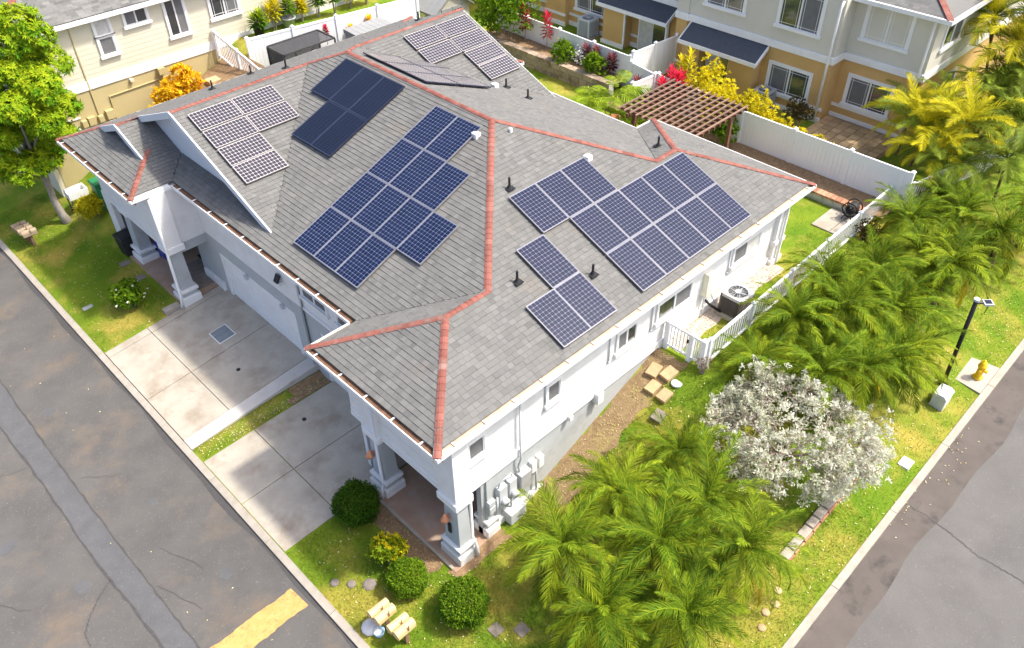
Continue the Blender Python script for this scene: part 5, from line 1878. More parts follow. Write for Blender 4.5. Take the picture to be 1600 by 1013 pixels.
DATE = [frond_mesh(1.32 + .12 * (i % 3), 42, .31, .015, b, .25, M['palmleaf'], i, t, dr_, .25) for i, (b, t, dr_) in
        enumerate(((.9, .12, .3), (1.3, .18, .35), (1.75, .10, .4), (2.2, .08, .5), (1.5, .36, .35), (1.1, .06, .32)))]
DATEY = [frond_mesh(1.3, 44, .29, .016, b, .1, M['palmyellow'], 20 + i, .35, .4, .5) for i, b in enumerate((1.7, 1.4))]
DEAD = [frond_mesh(1.1, 24, .26, .022, 1.2, .05, pmat('dry_frond', (.28, .19, .09), (.4, .28, .14), rough=.9, tone=(.5, .36, .18)), 31, .4, .6, .2)]
ARE = [frond_mesh(2.0 + .2 * (i % 3), 52, .55, .024, b, .35, M['arecaleaf'] if i % 4 != 3 else M['arecagreen'], 40 + i, .3, .25, .3) for i, b in enumerate((.7, 1.0, 1.3, .9, 1.5, 1.15))]
AREG = [frond_mesh(1.9 + .2 * (i % 3), 48, .52, .024, b, .3, M['arecagreen'], 60 + i, .25, .3, .25) for i, b in enumerate((.8, 1.1, 1.5))]


def palm(name, label, group, x, y, zc, nf, scale, variants, dry, tall_trunk=True, seed=0, up0=1.35, low=-.3, trunk_r=.10, lean=0.0):
    rg = random.Random(seed)
    z0 = gz(x, y)
    t = thing(name, label, 'palm', (x, y, z0), group, (rg.uniform(-.13, .13), rg.uniform(-.13, .13), rg.uniform(0, 6)))
    zc += rg.uniform(-.25, .3)
    h = max(.25, zc - z0)
    lx_, ly_ = rg.uniform(-.15, .15) * h * .5, rg.uniform(-.15, .15) * h * .5
    mb = MB()
    pts, rad = [], []
    for i in range(9):
        q = i / 8
        pts.append((lx_ * (q - 1), ly_ * (q - 1), -.15 + (h + .1) * q))
        rad.append(trunk_r * (1.15 - .3 * q) * (1.12 if i % 2 else 1) + (.05 if i >= 7 else 0))
    mb.tube(pts, rad, 9)
    mb.build('trunk', M['trunk'], t, local=True)
    for i in range(nf):
        q = (i + .5) / nf
        el = up0 + (low - up0) * q ** .8 + rg.uniform(-.14, .14)
        az = i * 2.39996 + rg.uniform(-.25, .25)
        vs_ = variants
        if q > .86 and dry and rg.random() < .75:
            me = rg.choice(dry)
        else:
            k = min(len(vs_) - 1, int(q * len(vs_) * .85 + rg.random() * 1.2))
            me = vs_[k]
        s = scale * rg.uniform(.85, 1.12) * (.75 if q < .12 else 1)
        inst('frond', me, t, (0, 0, h), (rg.uniform(-.25, .25), -el, az), s)
    return t


FP = [((3.83, -2.15), 2.0, 'yellowest feathery date palm, nearest the grey wall'), ((2.05, -2.25), 1.9, 'leftmost dark green date palm of the corner clump'),
      ((3.75, -3.95), 2.0, 'date palm in the middle of the corner clump'), ((5.45, -4.1), 2.1, 'tall dark date palm beside the silvery shrub'),
      ((1.75, -3.65), 1.6, 'date palm with yellow drooping tips at the bottom of the corner clump'), ((2.9, -5.4), 1.5, 'lowest right date palm of the corner clump, nearest the side street'),
      ((4.75, -5.3), 1.9, 'date palm at the end of the stone edging'), ((6.3, -2.4), 1.9, 'topmost date palm of the corner clump, beside the slabs')]
order = [4, 0, 1, 5, 2, 3]
VAR = [DATE[0], DATE[5], DATE[1], DATE[4], DATE[2], DATE[3]]
VARY = [DATE[4], DATE[4], DATE[1], DATEY[1], DATE[1], DATEY[0]]
VARM = [DATE[4], DATE[5], DATE[4], DATE[1], DATE[2], DATE[3]]
for i, ((x, y), zc, lab) in enumerate(FP):
    palm('date_palm', lab, 'date palms of the corner clump', x, y, zc, 42, (1.08, 1.2, 1.2, 1.25, 1.1, 1.08, 1.15, 1.02)[i], VARY if i == 0 else VAR, DATEY + DEAD if i % 2 else DATEY, seed=100 + i)
BP = [((12.1, -2.15), 3.3, 'date palm with pale upright centre by the picket fence, nearest the air conditioner'), ((14.5, -2.1), 3.4, 'date palm against the middle of the picket fence'),
      ((19.3, -2.4), 3.5, 'date palm against the far end of the picket fence'), ((17.9, -3.2), 3.4, 'date palm between the far fence and the lamp post'),
      ((20.9, -3.4), 3.5, 'date palm at the top of the far clump'), ((20.8, -4.85), 3.4, 'date palm at the right edge of the far clump'),
      ((17.6, -4.5), 3.2, 'date palm with hanging tips above the lamp post'), ((14.9, -4.0), 3.1, 'date palm in the middle of the roadside clump'),
      ((13.3, -3.2), 3.2, 'date palm just behind the palm by the air conditioner'), ((13.1, -5.05), 2.9, 'date palm overhanging the grey utility cabinet'),
      ((10.95, -3.8), 2.8, 'date palm just behind the silvery shrub'), ((11.7, -4.6), 2.7, 'date palm right of the silvery shrub'),
      ((10.15, -2.1), 3.0, 'small date palm nearest the garden gate'), ((16.0, -2.9), 3.4, 'date palm in the hollow between fence and lamp post'),
      ((22.8, -5.2), 3.6, 'date palm farthest along the street verge'), ((16.4, -4.0), 2.9, 'low date palm in the hollow just behind the lamp post'),
      ((12.0, -3.4), 2.7, 'low date palm in the gap behind the silvery shrub'), ((19.2, -4.0), 3.1, 'low date palm in the middle of the far clump'),
      ((14.0, -5.3), 2.6, 'low date palm left of the lamp post foot'), ((21.6, -2.3), 3.2, 'low date palm behind the end of the white fence')]
for i, ((x, y), zc, lab) in enumerate(BP):
    palm('date_palm', lab, 'date palms along the picket fence', x, y, zc, 40, (1.22, 1.15, 1.1, 1.1, 1.15, 1.15, 1.2, 1.25, 1.1, 1.15, 1.1, 1.05, .9, 1.15, 1.1, 1.0, 1.05, 1.0, 1.05, 1.0)[i], VAR if i % 3 else VARM, DATEY + DEAD if i % 2 else DATEY, seed=200 + i)
AP = [((24.77, .55), 4.5, 'golden areca palm in front of the ochre window'), ((24.3, -.3), 4.3, 'golden areca palm nearest the end of the back fence'), ((23.2, -1.5), 4.0, 'low golden areca palm spilling over the fence corner'),
      ((30.2, -.4), 6.6, 'golden areca palm highest in the top right corner'), ((29.2, -1.2), 6.2, 'golden areca palm just below the highest one'), ((27.4, -1.3), 4.9, 'green areca palm in the middle of the tall clump'),
      ((26.5, -2.9), 4.5, 'green areca palm at the right edge over the picket fence'), ((23.3, -2.3), 3.8, 'green areca palm in front of the far picket fence'), ((24.6, -3.5), 3.9, 'green areca palm at the right edge below the fence'),
      ((25.1, -1.4), 4.5, 'golden areca palm right behind the low one'), ((28.5, -1.2), 5.3, 'green areca palm below the side window'), ((28.9, -2.0), 5.1, 'golden areca palm at the right edge of the picture'), ((26.0, -.2), 4.7, 'green areca palm against the ochre side wall'), ((31.5, -1.5), 6.8, 'green areca palm far behind at the right edge')]
for i, ((x, y), zc, lab) in enumerate(AP):
    palm('areca_palm', lab, 'areca palms beside the ochre house', x, y, zc, 22, (.85, .9, .75, 1.1, 1.1, 1.0, 1.05, .8, .9, .9, 1.0, 1.05, .85, 1.1)[i], ARE if 'green' not in lab else AREG, None, seed=300 + i, up0=1.35, low=.1, trunk_r=.05)


# ---- bushes
def bush(name, label, cat, x, y, r_, h, k, mat, leaf=.07, lw=.035, z0=None, group=None, shape='ball', shell=.75, whorl=1, lumps=0, flowers=0, stems=4, tone=.4, tsd=.22, up_=.3, seed=1, flat=1.0):
    zb = gz(x, y) if z0 is None else z0
    t = thing(name, label, cat, (x, y, zb), group)
    rg = np.random.default_rng(seed)
    if lumps:
        lc = rnd_dirs(lumps, -.3, 1) * np.array([r_, r_, h / 2]) * .55 * rg.uniform(.6, 1.2, (lumps, 1)) + np.array([0, 0, h * .52])
        lr = rg.uniform(.38, .62, lumps) * r_
        ci = rg.integers(0, lumps, k)
        d = rnd_dirs(k)
        rad = lr[ci] * rg.uniform(shell, 1.06, k)
        P = lc[ci] + d * rad[:, None] * np.array([1, 1, flat])
        keep = P[:, 2] > .02
        P, d = P[keep], d[keep]
    else:
        d = rnd_dirs(k, -.75, 1)
        lump = 1 + .08 * np.sin(d[:, 0] * 5 + seed) * np.sin(d[:, 1] * 4.3 + 2) + .05 * np.sin(d[:, 2] * 9 + d[:, 0] * 4) + .03 * np.sin(d[:, 1] * 17 + seed)
        P = d * (rg.uniform(shell ** 2, 1.04, k) ** .5 * lump)[:, None] * np.array([r_, r_, h / 2]) + np.array([0, 0, h * .5])
    n0 = len(P)
    if whorl > 1:
        P = np.repeat(P, whorl, 0)
        d = np.repeat(d, whorl, 0)
    m = len(P)
    D = d * .7 + rnd_dirs(m) * .8 + np.array([0, 0, up_])
    Nn = d + rnd_dirs(m) * .5 + np.array([0, 0, .4])
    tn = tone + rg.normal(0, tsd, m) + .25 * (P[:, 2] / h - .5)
    tn = tn + np.repeat(rg.normal(0, .12, n0), whorl)[:m] if whorl > 1 else tn
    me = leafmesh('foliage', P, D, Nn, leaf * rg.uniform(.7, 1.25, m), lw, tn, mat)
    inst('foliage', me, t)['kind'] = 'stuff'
    mb = MB()
    for i in range(stems):
        a = 2 * PI * i / stems + .4
        e = Vector((math.cos(a) * r_ * .55, math.sin(a) * r_ * .55, h * .6))
        mb.tube([(math.cos(a) * .03, math.sin(a) * .03, -.1), e * .5 + Vector((0, 0, .05)), e], [.022, .016, .008], 5)
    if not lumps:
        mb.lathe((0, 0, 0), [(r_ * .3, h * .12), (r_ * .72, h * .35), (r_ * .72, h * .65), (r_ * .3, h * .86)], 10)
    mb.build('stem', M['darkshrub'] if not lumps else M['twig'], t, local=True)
    if flowers:
        d = rnd_dirs(flowers, .0, 1)
        P = d * np.array([r_, r_, h / 2]) * 1.03 + np.array([0, 0, h * .5])
        P = np.repeat(P, 5, 0)
        D = rnd_dirs(len(P), -.1, .5)
        me = leafmesh('flowers', P, D, rnd_dirs(len(P), .5, 1), .06, .05, np.full(len(P), .5), M['whiteflower'])
        inst('flowers', me, t)
    return t


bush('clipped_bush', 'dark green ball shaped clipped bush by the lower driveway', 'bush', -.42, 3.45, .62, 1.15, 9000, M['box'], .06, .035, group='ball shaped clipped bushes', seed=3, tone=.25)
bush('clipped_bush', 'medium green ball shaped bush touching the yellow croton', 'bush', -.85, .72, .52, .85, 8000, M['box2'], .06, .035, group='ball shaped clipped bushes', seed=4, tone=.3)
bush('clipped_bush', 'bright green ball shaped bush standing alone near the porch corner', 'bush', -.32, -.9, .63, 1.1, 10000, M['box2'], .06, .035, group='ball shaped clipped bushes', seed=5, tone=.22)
bush('yellow_croton', 'yellow leaved croton between the porch and the clipped bushes', 'bush', -.72, 1.62, .46, .95, 260, M['box2'], .13, .055, lumps=7, whorl=7, seed=6, tone=.6)
cr = bush('yellow_croton', 'bright yellow shoots topping the croton by the porch', 'bush', -.66, 1.66, .42, .62, 190, M['goldleaf'], .13, .055, z0=.36, lumps=6, whorl=7, seed=7, tone=.5, stems=2)
bush('gardenia_bush', 'green bush with white flowers on the left lawn', 'bush', -.75, 16.75, .66, .95, 800, M['box2'], .11, .05, lumps=11, whorl=6, flowers=9, seed=8, tone=.25)
bush('yellow_bush', 'yellow green bush below the left corner of the roof', 'bush', .75, 22.7, .55, 1.0, 120, M['goldleaf'], .26, .06, lumps=6, whorl=7, seed=9, tone=.3)
bush('orange_croton', 'orange and yellow croton nearest the stepping slabs of the cream house', 'bush', 6.6, 24.6, .72, 1.4, 220, M['orangeleaf'], .19, .07, lumps=8, whorl=8, seed=10, group='orange crotons', tone=.45, tsd=.35)
bush('orange_croton', 'orange and yellow croton in the middle of the three', 'bush', 5.7, 24.4, .75, 1.4, 230, M['orangeleaf'], .19, .07, lumps=8, whorl=8, seed=11, group='orange crotons', tone=.6, tsd=.35)
bush('orange_croton', 'orange and yellow croton farthest left of the three', 'bush', 4.75, 24.2, .68, 1.25, 210, M['orangeleaf'], .18, .07, lumps=8, whorl=8, seed=12, group='orange crotons', tone=.65, tsd=.35)
for i, (x, y) in enumerate(((7.85, 24.5), (7.35, 23.6))):
    tag(MB().box(-.34, .34, -.26, .26, -.1, .1).build('stepping_stone', M['steptan'], base=(x, y, gz(x, y)), local=True, bevel=.02),
        ('orange tan slab beside the white picket fence', 'orange tan slab beside the orange croton')[i], 'slab', 'slabs in the cream house garden')
# planting along the stone wall
bush('hibiscus_bush', 'large loose green bush at the end of the stone wall', 'bush', 21.4, 19.7, 1.5, 2.7, 620, M['box2'], .2, .075, z0=2.9, lumps=12, whorl=6, seed=13, tone=.3)
bush('leafy_shrub', 'green shrub overhanging the middle of the stone wall', 'bush', 21.3, 15.75, .62, 1.1, 260, M['box2'], .15, .06, z0=2.85, lumps=8, whorl=6, seed=14, tone=.35)
bush('leafy_shrub', 'green shrub overhanging the right end of the stone wall', 'bush', 21.35, 13.75, .6, 1.1, 260, M['box2'], .15, .06, z0=2.85, lumps=8, whorl=6, seed=15, tone=.35)
bush('white_flowering_plant', 'thin plant with white flowers in front of the white fence', 'plant', 21.65, 15.0, .5, 1.0, 60, M['whiteflower'], .1, .05, z0=2.9, lumps=7, whorl=4, seed=16)
bush('croton_hedge', 'tall yellow croton right of the pergola', 'bush', 21.3, 7.0, .95, 2.5, 330, M['goldleaf'], .15, .065, z0=2.5, lumps=13, whorl=7, seed=17, tone=.5, flat=1.3)
bush('croton_hedge', 'tall yellow croton behind the pergola', 'bush', 22.6, 8.4, .95, 2.3, 300, M['goldleaf'], .15, .065, z0=2.5, lumps=12, whorl=7, seed=18, tone=.55, flat=1.3)
bush('croton_hedge', 'broad yellow croton at the left end of the back fence', 'bush', 22.0, 5.9, .95, 2.0, 300, M['goldleaf'], .15, .065, z0=2.5, lumps=12, whorl=7, seed=19, tone=.5)
bush('croton_hedge', 'dark based green bush under the pergola corner', 'bush', 20.5, 6.1, .7, 1.5, 260, M['box2'], .14, .06, z0=2.5, lumps=9, whorl=6, seed=20, tone=.25)
for i in range(6):
    y = 5.0 - i * .72
    bush('hedge_shrub', '%s yellow shrub from the left in the low hedge behind the back fence' % ORD[i], 'bush', 21.75 + random.uniform(-.1, .15) + .25 * (i < 2), y, .52 - .04 * i, 1.75 - .14 * i, 130, M['goldleaf'], .13, .055, z0=2.55, lumps=7, whorl=7, seed=21 + i, group='low yellow hedge', tone=.6)
bush('dark_shrub', 'dark olive shrub in front of the ochre wall', 'bush', 24.0, 4.75, .62, 1.35, 300, M['darkshrub'], .12, .045, z0=2.5, lumps=9, whorl=5, seed=30, tone=.35)
bush('fence_shrub', 'low shrub growing through the far end of the picket fence', 'bush', 18.6, -1.35, .55, .7, 260, M['darkshrub'], .09, .04, lumps=8, whorl=5, seed=31, tone=.4)
bush('fence_shrub', 'low green shrub in front of the picket fence post', 'bush', 15.9, -1.6, .6, .65, 260, M['box2'], .09, .04, lumps=8, whorl=5, seed=32, tone=.4)
bush('dry_weed', 'small dry brown shrub at the foot of the garden gate', 'bush', 9.05, -1.15, .3, .55, 60, pmat('dry_leaf', (.2, .14, .1), (.3, .2, .14), rough=.9, tone=(.36, .26, .18)), .08, .03, lumps=6, whorl=3, seed=33, stems=9)
bush('potted_shrub', 'small potted shrub against the ochre patio wall', 'plant', 23.7, 9.3, .35, .8, 60, M['box2'], .14, .06, z0=2.9, lumps=5, whorl=6, seed=34)
bush('gold_shoot', 'upright yellow shoot beside the patio door', 'plant', 23.9, 10.6, .32, 1.5, 70, M['goldleaf'], .15, .065, z0=2.6, lumps=7, whorl=7, seed=35, tone=.6, flat=2)


# ---- ti plants: rosettes of strap leaves
def ti(label, x, y, z0, h, mat, seed, ll=.38, heads=1, spread=.0, group='ti plants along the white fence', name='ti_plant', tone=.4, lw=.10, along=1.0):
    rg = np.random.default_rng(seed)
    t = thing(name, label, 'plant', (x, y, z0), group)
    mb = MB()
    for hd_i in range(heads):
        ox, oy = rg.uniform(-spread, spread, 2)
        hh = h * rg.uniform(.75, 1.05) if heads > 1 else h
        mb.tube([(ox * .3, oy * .3, -.1), (ox * .7, oy * .7, hh * .5), (ox, oy, hh)], [.025, .02, .012], 5)
        nl = 54
        P, D, T = [], [], []
        for i in range(nl):
            q = i / nl
            z = hh * (1 - .55 * along * (1 - q))
            a = i * 2.4 + rg.uniform(-.3, .3)
            el = -.25 + 1.5 * q ** 1.2
            P.append((ox + .01 * math.cos(a), oy + .01 * math.sin(a), z))
            D.append((math.cos(a) * math.cos(el), math.sin(a) * math.cos(el), math.sin(el)))
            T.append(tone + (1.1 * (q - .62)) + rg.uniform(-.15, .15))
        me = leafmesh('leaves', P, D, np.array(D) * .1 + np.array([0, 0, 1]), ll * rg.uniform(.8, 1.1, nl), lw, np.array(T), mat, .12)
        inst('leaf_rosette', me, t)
    mb.build('stem', M['twig'], t, local=True)


ti('tall red ti plant beside the loose green bush', 21.75, 18.75, 2.9, 1.85, M['redleaf'], 1, .42)
ti('tall dark red ti plant with a pink tip, second from the loose green bush', 21.8, 17.3, 2.9, 1.8, M['redleaf'], 2, .42, tone=.25)
ti('maroon ti plant left of the right hand shrub', 21.8, 14.75, 2.9, .9, M['maroon'], 3, .4)
ti('pinkish ti plant against the white fence', 21.9, 14.2, 2.9, .95, M['maroon'], 4, .4, tone=.75)
ti('maroon ti plant right of the right hand shrub', 21.75, 13.15, 2.9, .95, M['maroon'], 5, .42, tone=.4)
ti('maroon ti plant at the corner of the short fence', 21.2, 11.2, 2.5, 1.0, M['maroon'], 6, .42, tone=.55)
ti('bright crimson ti plants behind the pergola', 21.6, 9.3, 2.5, 1.75, M['redleaf'], 7, .45, heads=5, spread=.6, tone=.65, group='crimson ti plants')
ti('yellow and green tall plant among the crimson ti plants', 22.6, 9.7, 2.5, 2.4, M['goldleaf'], 8, .35, heads=2, spread=.2, group='crimson ti plants')
for i, (x, y, m_) in enumerate(((10.7, 24.95, 'monstera'), (11.6, 25.05, 'goldleaf'), (12.35, 24.95, 'monstera'), (13.1, 25.0, 'goldleaf'), (13.9, 24.9, 'monstera'), (14.8, 24.8, 'monstera'), (15.7, 24.8, 'goldleaf'), (16.6, 24.7, 'monstera'))):
    ti('%s leafy %s ti plant from the left above the tall white fence' % (('first', 'second', 'third', 'fourth', 'fifth', 'sixth', 'seventh', 'eighth')[i], 'green' if m_ == 'monstera' else 'yellow'), x, y, 4.9, 1.0 + .3 * (i % 3), M[m_], 20 + i, .4, heads=3, spread=.28, group='ti plants above the tall white fence', lw=.1)
ti('single red stalk plant against the tall white fence', 13.2, 23.3, 2.6, 2.35, M['redleaf'], 40, .2, group='plants below the tall white fence', along=.25)
ti('orange croton plant behind the low grey shed', 15.6, 23.15, 2.6, 2.2, M['orangeleaf'], 41, .25, group='plants below the tall white fence', along=.3)
ti('smaller orange plant behind the low grey shed', 14.6, 23.3, 2.6, 2.0, M['orangeleaf'], 42, .22, group='plants below the tall white fence', along=.25)

# ---- big split leaf plant next to the pergola, each leaf a part
sp = thing('split_leaf_plant', 'large split leaf plant with yellow green leaves beside the pergola', 'plant', (18.0, 9.75, 2.35))


def split_leaf(L, W, seed):
    rg = random.Random(seed)
    mb = MB()
    mb.tube([(0, 0, 0), (L * .5, 0, .02), (L, 0, -.08)], [.015, .01, .004], 4, .9)
    n = 9
    for i in range(n):
        s = (i + .5) / n
        w = W * math.sin(PI * (s * .8 + .17)) ** .8
        for sd_ in (-1, 1):
            x0 = L * s * .95
            f = .45 + .5 * s
            a = (x0 - .012, 0, 0)
            b = (x0 + .032, 0, 0)
            c = (x0 + .03 + w * f * .8, sd_ * w * .75, -.05 + rg.uniform(-.03, .03))
            d = (x0 - .01 + w * f * .78, sd_ * w * .8, -.07)
            q = [a, b, c, d] if sd_ > 0 else [d, c, b, a]
            mb.poly(q, min(1, max(0, .2 + rg.uniform(-.2, .3) + .3 * s)))
            e = (x0 + .02 + w * f, sd_ * w, -.13)
            mb.poly([d, c, e] if sd_ > 0 else [e, c, d], min(1, .5 + rg.uniform(-.1, .3)))
    return mb.mesh('leaf', M['monstera'])


SPL = [split_leaf(.75, .36, i) for i in range(4)]
for i in range(70):
    a = i * 2.4
    r_ = .15 + .95 * math.sqrt((i % 23) / 23)
    el = random.uniform(-.5, .5)
    hh = 2.15 - .75 * r_ + random.uniform(-.2, .25) + (.35 if i % 5 == 0 else 0)
    inst('leaf', SPL[i % 4], sp, (math.cos(a) * r_ * .8, math.sin(a) * r_ * 1.2, hh), (random.uniform(-.3, .3), -el, a + random.uniform(-.5, .5)), random.uniform(.8, 1.15))
mb = MB()
for i in range(12):
    a = i * 2.4
    mb.tube([(0, 0, -.1), (math.cos(a) * .4, math.sin(a) * .5, .7), (math.cos(a) * .6, math.sin(a) * .8, 1.1)], [.03, .025, .015], 5)
mb.build('stalks', M['box2'], sp, local=True)

# ---- tree on the left lawn
tx_, ty_ = -.25, 24.0
tz = gz(tx_, ty_)
tr = thing('shade_tree', 'bright green shade tree with grey leaning trunk on the left lawn', 'tree', (tx_, ty_, tz))
mb = MB()
tp = [(0.1, -.1, -.2), (0, 0, .35), (-.06, .05, 1.0), (-.02, .1, 1.6), (.0, .12, 2.1), (-.05, .25, 2.7)]
mb.tube(tp, [.24, .16, .13, .125, .14, .15], 10)
crown_c = [(1.15, -.1, 8.0), (1.5, .3, 7.25), (.6, 0, 7.5), (1.7, .2, 6.2), (.95, .3, 6.5), (.05, -.3, 6.6), (1.1, 0, 5.5), (1.55, .1, 4.6), (0, .2, 5.3), (.95, -.2, 3.6), (.1, .3, 4.2), (-.85, -.1, 4.2), (.1, -.2, 3.0), (-.75, -.3, 2.9), (-.9, .5, 5.0), (-.7, .3, 6.0), (.5, -1.1, 4.8), (-.3, -1.2, 5.6), (.8, -1.0, 6.0), (-1.5, .2, 3.5), (.3, .4, 8.3), (-.6, -.2, 7.2)]
for i, c in enumerate(crown_c):
    c = Vector(c)
    s0 = Vector((-.05, .25, 2.6))
    mb.tube([s0, s0.lerp(c, .45) + Vector((random.uniform(-.15, .15), random.uniform(-.15, .15), .1)), c], [.085, .05, .02], 6)
mb.tube([(0, .1, 2.0), (-.35, .15, 2.35), (-.75, .3, 2.6)], [.09, .07, .05], 7)
mb.build('trunk', M['bark'], tr, local=True, smooth=True)
Pc, Dc = [], []
for c in crown_c:
    k = 185
    d = rnd_dirs(k, -.6, 1)
    r_ = RNG.uniform(.72, 1.05, k) * random.uniform(.62, .86)
    Pc.append(np.array(c) + d * r_[:, None] * np.array([1.0, 1.0, .78]))
    Dc.append(d)
Pc, Dc = np.concatenate(Pc), np.concatenate(Dc)
wh = 9
n0 = len(Pc)
P = np.repeat(Pc, wh, 0)
d0 = np.repeat(Dc, wh, 0)
ang = np.tile(np.arange(wh) * 2 * PI / wh, n0) + np.repeat(RNG.uniform(0, 6, n0), wh)
ring = np.stack([np.cos(ang), np.sin(ang), np.zeros(len(ang))], 1)
ax_ = d0 * .8 + np.repeat(RNG.normal(0, .45, (n0, 3)), wh, 0) + np.array([0, 0, .45])
ax_ /= np.linalg.norm(ax_, axis=1)[:, None]
e1 = np.cross(ax_, np.array([.3, .2, .93]))
e1 /= np.linalg.norm(e1, axis=1)[:, None]
e2 = np.cross(ax_, e1)
D = e1 * ring[:, :1] + e2 * ring[:, 1:2] + ax_ * .35 + RNG.normal(0, .18, (len(P), 3)) - np.array([0, 0, .12])
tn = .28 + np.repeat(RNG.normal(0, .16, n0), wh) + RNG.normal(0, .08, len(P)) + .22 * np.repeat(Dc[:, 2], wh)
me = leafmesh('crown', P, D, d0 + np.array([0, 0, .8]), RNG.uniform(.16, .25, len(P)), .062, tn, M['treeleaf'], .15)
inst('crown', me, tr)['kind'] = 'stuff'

# ---- silvery shrub
sx_, sy_ = 8.75, -4.3
sz_ = gz(sx_, sy_)
sv = thing('silver_buttonwood', 'spreading silvery white leaved shrub on the sloping lawn', 'tree', (sx_, sy_, sz_))
rg = random.Random(5)
br = MB()
tips = []


def grow(p, d, l_, r_, depth):
    p = Vector(p)
    d = Vector(d).normalized()
    mid = p + d * l_ * .5 + Vector((rg.uniform(-.05, .05), rg.uniform(-.05, .05), rg.uniform(-.02, .05)))
    e = p + d * l_
    br.tube([p, mid, e], [r_, r_ * .85, r_ * .65], 5 if depth < 2 else 4, cap=False)
    if depth >= 3:
        tips.append((mid, d))
    if depth >= 4:
        tips.append((e, d))
        return
    n = 4 if depth < 3 else 3
    for i in range(n):
        ax = Vector((rg.uniform(-1, 1), rg.uniform(-1, 1), rg.uniform(-.55, .45)))
        nd = (d * .75 + ax * .75)
        nd.z -= .10 * depth
        if (e + nd.normalized() * l_ * .7).z < .35:
            nd.z = abs(nd.z) * .4
        grow(e, nd, l_ * rg.uniform(.62, .88), r_ * .6, depth + 1)


for i in range(7):
    a = i * 2 * PI / 7 + .3
    grow((.05 * math.cos(a), .05 * math.sin(a), 0), (math.cos(a) * 1.0, math.sin(a) * 1.0, .95), rg.uniform(.75, .95), .05, 0)
br.build('branches', M['twig'], sv, local=True)
tp_, td = [], []
for p, d in tips:
    for j in range(1 if rg.random() < .62 else 0):
        tp_.append(np.array(p) + RNG.normal(0, .06, 3))
        td.append(np.array(d) + RNG.normal(0, .3, 3))
tp_, td = np.array(tp_), np.array(td)
wh = 12
P = np.repeat(tp_, wh, 0) + RNG.normal(0, .035, (len(tp_) * wh, 3))
d0 = np.repeat(td, wh, 0)
D = rnd_dirs(len(P)) + d0 * .4 + np.array([0, 0, .35])
me = leafmesh('foliage', P, D, rnd_dirs(len(P), .2, 1), RNG.uniform(.07, .125, len(P)), .048, .5 + np.repeat(RNG.normal(0, .22, len(tp_)), wh) + RNG.normal(0, .12, len(P)), M['silver'])
inst('foliage', me, sv)['kind'] = 'stuff'


# ---- grass blades and fallen leaves
def scatter(k, boxes):
    out = []
    for (x0, x1, y0, y1, w) in boxes:
        n = int(k * w)
        out.append(np.stack([RNG.uniform(x0, x1, n), RNG.uniform(y0, y1, n)], 1))
    return np.concatenate(out)


def lawn_ok(x, y):
    if y < .3:
        if x > 3.4 and x < 9.0 and y > -.45 + .15 * math.sin(x * 5):
            return False
        if 9 < x < 15.3 and y > -.2:
            return False
        if 15.2 < x < 16.7 and y < -6.1:
            return False
        if 18.1 < x < 19.7 and y > -.9:
            return False
        if .25 < x < 2.1 and y > -.1:
            return False
        return -7.1 < y < .38 and x > -2.55
    if x < .3:
        if y < 3.92:
            return -2.55 < x < .25 and not (x > -.4 and y > .6)
        if 8.46 < y < 9.08:
            return x > -2.55
        return y > 15.36 and x > -2.55
    if 15.6 < x < 20.8:
        return True
    return False


BOX = [(-2.55, .3, -7, 3.9, .22), (.3, 9, -7.1, .3, .36), (9, 22, -7.1, .3, .24), (-2.55, .45, 15.36, 27, .14), (-2.5, .5, 8.46, 9.08, .012), (16.4, 20.8, 0, 21, .06)]
XY = scatter(185000, BOX)
XY = np.array([q for q in XY if lawn_ok(*q)])
Z = np.array([gz(x, y) for x, y in XY]) - .005
k = len(XY)
a = RNG.uniform(0, 2 * PI, k)
le_ = np.stack([np.cos(a) * .55, np.sin(a) * .55, np.full(k, .8)], 1)
L_ = RNG.uniform(.035, .075, k)
W_ = RNG.uniform(.006, .012, k)
P0 = np.column_stack([XY, Z])
sd_ = np.stack([-np.sin(a), np.cos(a), np.zeros(k)], 1) * W_[:, None]
V = np.stack([P0 - sd_, P0 + sd_, P0 + le_ * L_[:, None]], 1).reshape(-1, 3)
me = bpy.data.meshes.new('grass')
me.vertices.add(3 * k)
me.vertices.foreach_set('co', V.ravel())
me.loops.add(3 * k)
me.loops.foreach_set('vertex_index', np.arange(3 * k, dtype=np.int32))
me.polygons.add(k)
me.polygons.foreach_set('loop_start', (np.arange(k) * 3).astype(np.int32))
at = me.attributes.new('tone', 'FLOAT', 'FACE')
at.data.foreach_set('value', RNG.uniform(0, .6, k).astype(np.float32))
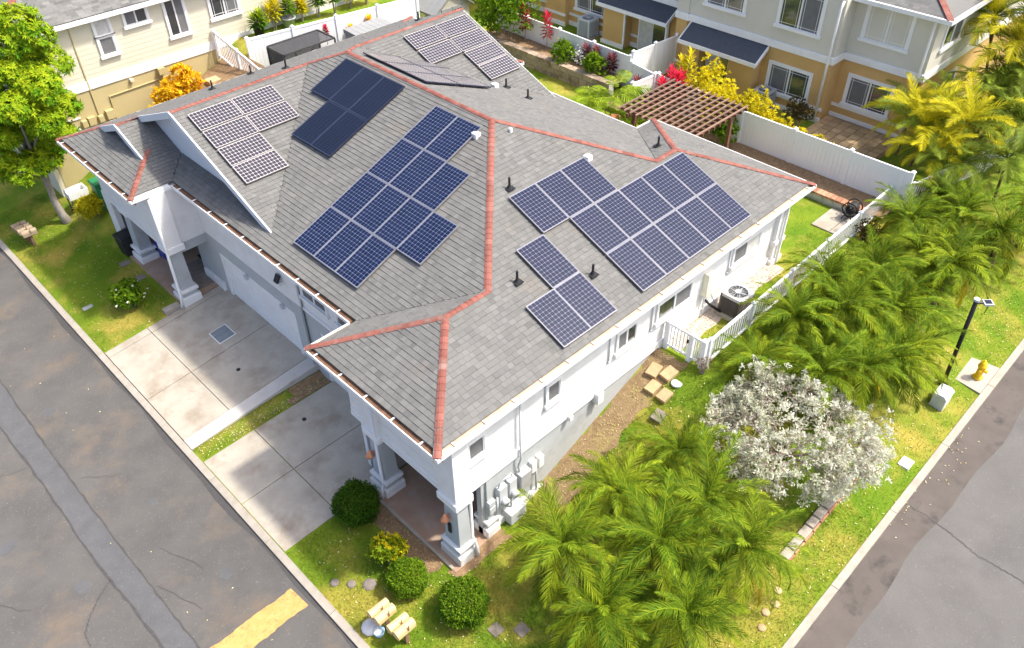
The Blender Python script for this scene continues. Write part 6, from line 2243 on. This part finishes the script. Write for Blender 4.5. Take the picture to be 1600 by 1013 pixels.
me.materials.append(M['blade'])
me.update(calc_edges=True)
go = bpy.data.objects.new('grass', me)
COL.objects.link(go)
go['kind'] = 'stuff'
tag(go, 'short green and yellowing lawn grass', 'grass')

XY = scatter(1900, [(-2.5, .2, -7, 3.9, .14), (.3, 9, -7.1, .3, .22), (6, 20, -7.1, -3, .32), (9, 14, -7.9, -7.3, .02), (-2.5, .4, 15.4, 26, .12), (-2.4, 2, 8.48, 9.05, .13), (-6, -3, 2, 20, .008)])
Z = np.array([(gz(x, y) if x > -2.6 and y > -7.13 else (-.1 if x < -2.6 else S(x) - .1)) for x, y in XY]) + .03
k = len(XY)
me = leafmesh('fallen_leaves', np.column_stack([XY, Z]), rnd_dirs(k, -.1, .1), rnd_dirs(k, .8, 1), RNG.uniform(.035, .075, k), .032, RNG.uniform(0, 1, k), M['fallen'])
fo = bpy.data.objects.new('fallen_leaves', me)
COL.objects.link(fo)
fo['kind'] = 'stuff'
kq = 2600
XY = np.concatenate([np.stack([RNG.uniform(3.6, 9.0, 1100), RNG.normal(-.02, .3, 1100)], 1), np.stack([RNG.uniform(-.4, .3, 400), RNG.uniform(.6, 3.4, 400)], 1), np.stack([RNG.uniform(-1.5, 2.1, 300), RNG.uniform(8.5, 9.05, 300)], 1)])
XY = XY[XY[:, 1] < 9.06]
XY = XY[~((XY[:, 1] > .42) & (XY[:, 0] > 3))]
Z = np.array([gz(x, y) for x, y in XY]) + .025
k = len(XY)
me = leafmesh('leaf_litter', np.column_stack([XY, Z]), rnd_dirs(k, -.15, .25), rnd_dirs(k, .7, 1), RNG.uniform(.03, .07, k), .026, RNG.uniform(0, 1, k), pmat('brown_litter', (.20, .13, .065), (.33, .22, .115), scale=4, rough=.9, tone=(.50, .40, .20)))
lo_ = bpy.data.objects.new('leaf_litter', me)
COL.objects.link(lo_)
lo_['kind'] = 'stuff'
tag(lo_, 'dry brown leaf litter along the foot of the house wall', 'leaves')
tag(fo, 'small pale yellow fallen leaves scattered over lawn and road edge', 'leaves')
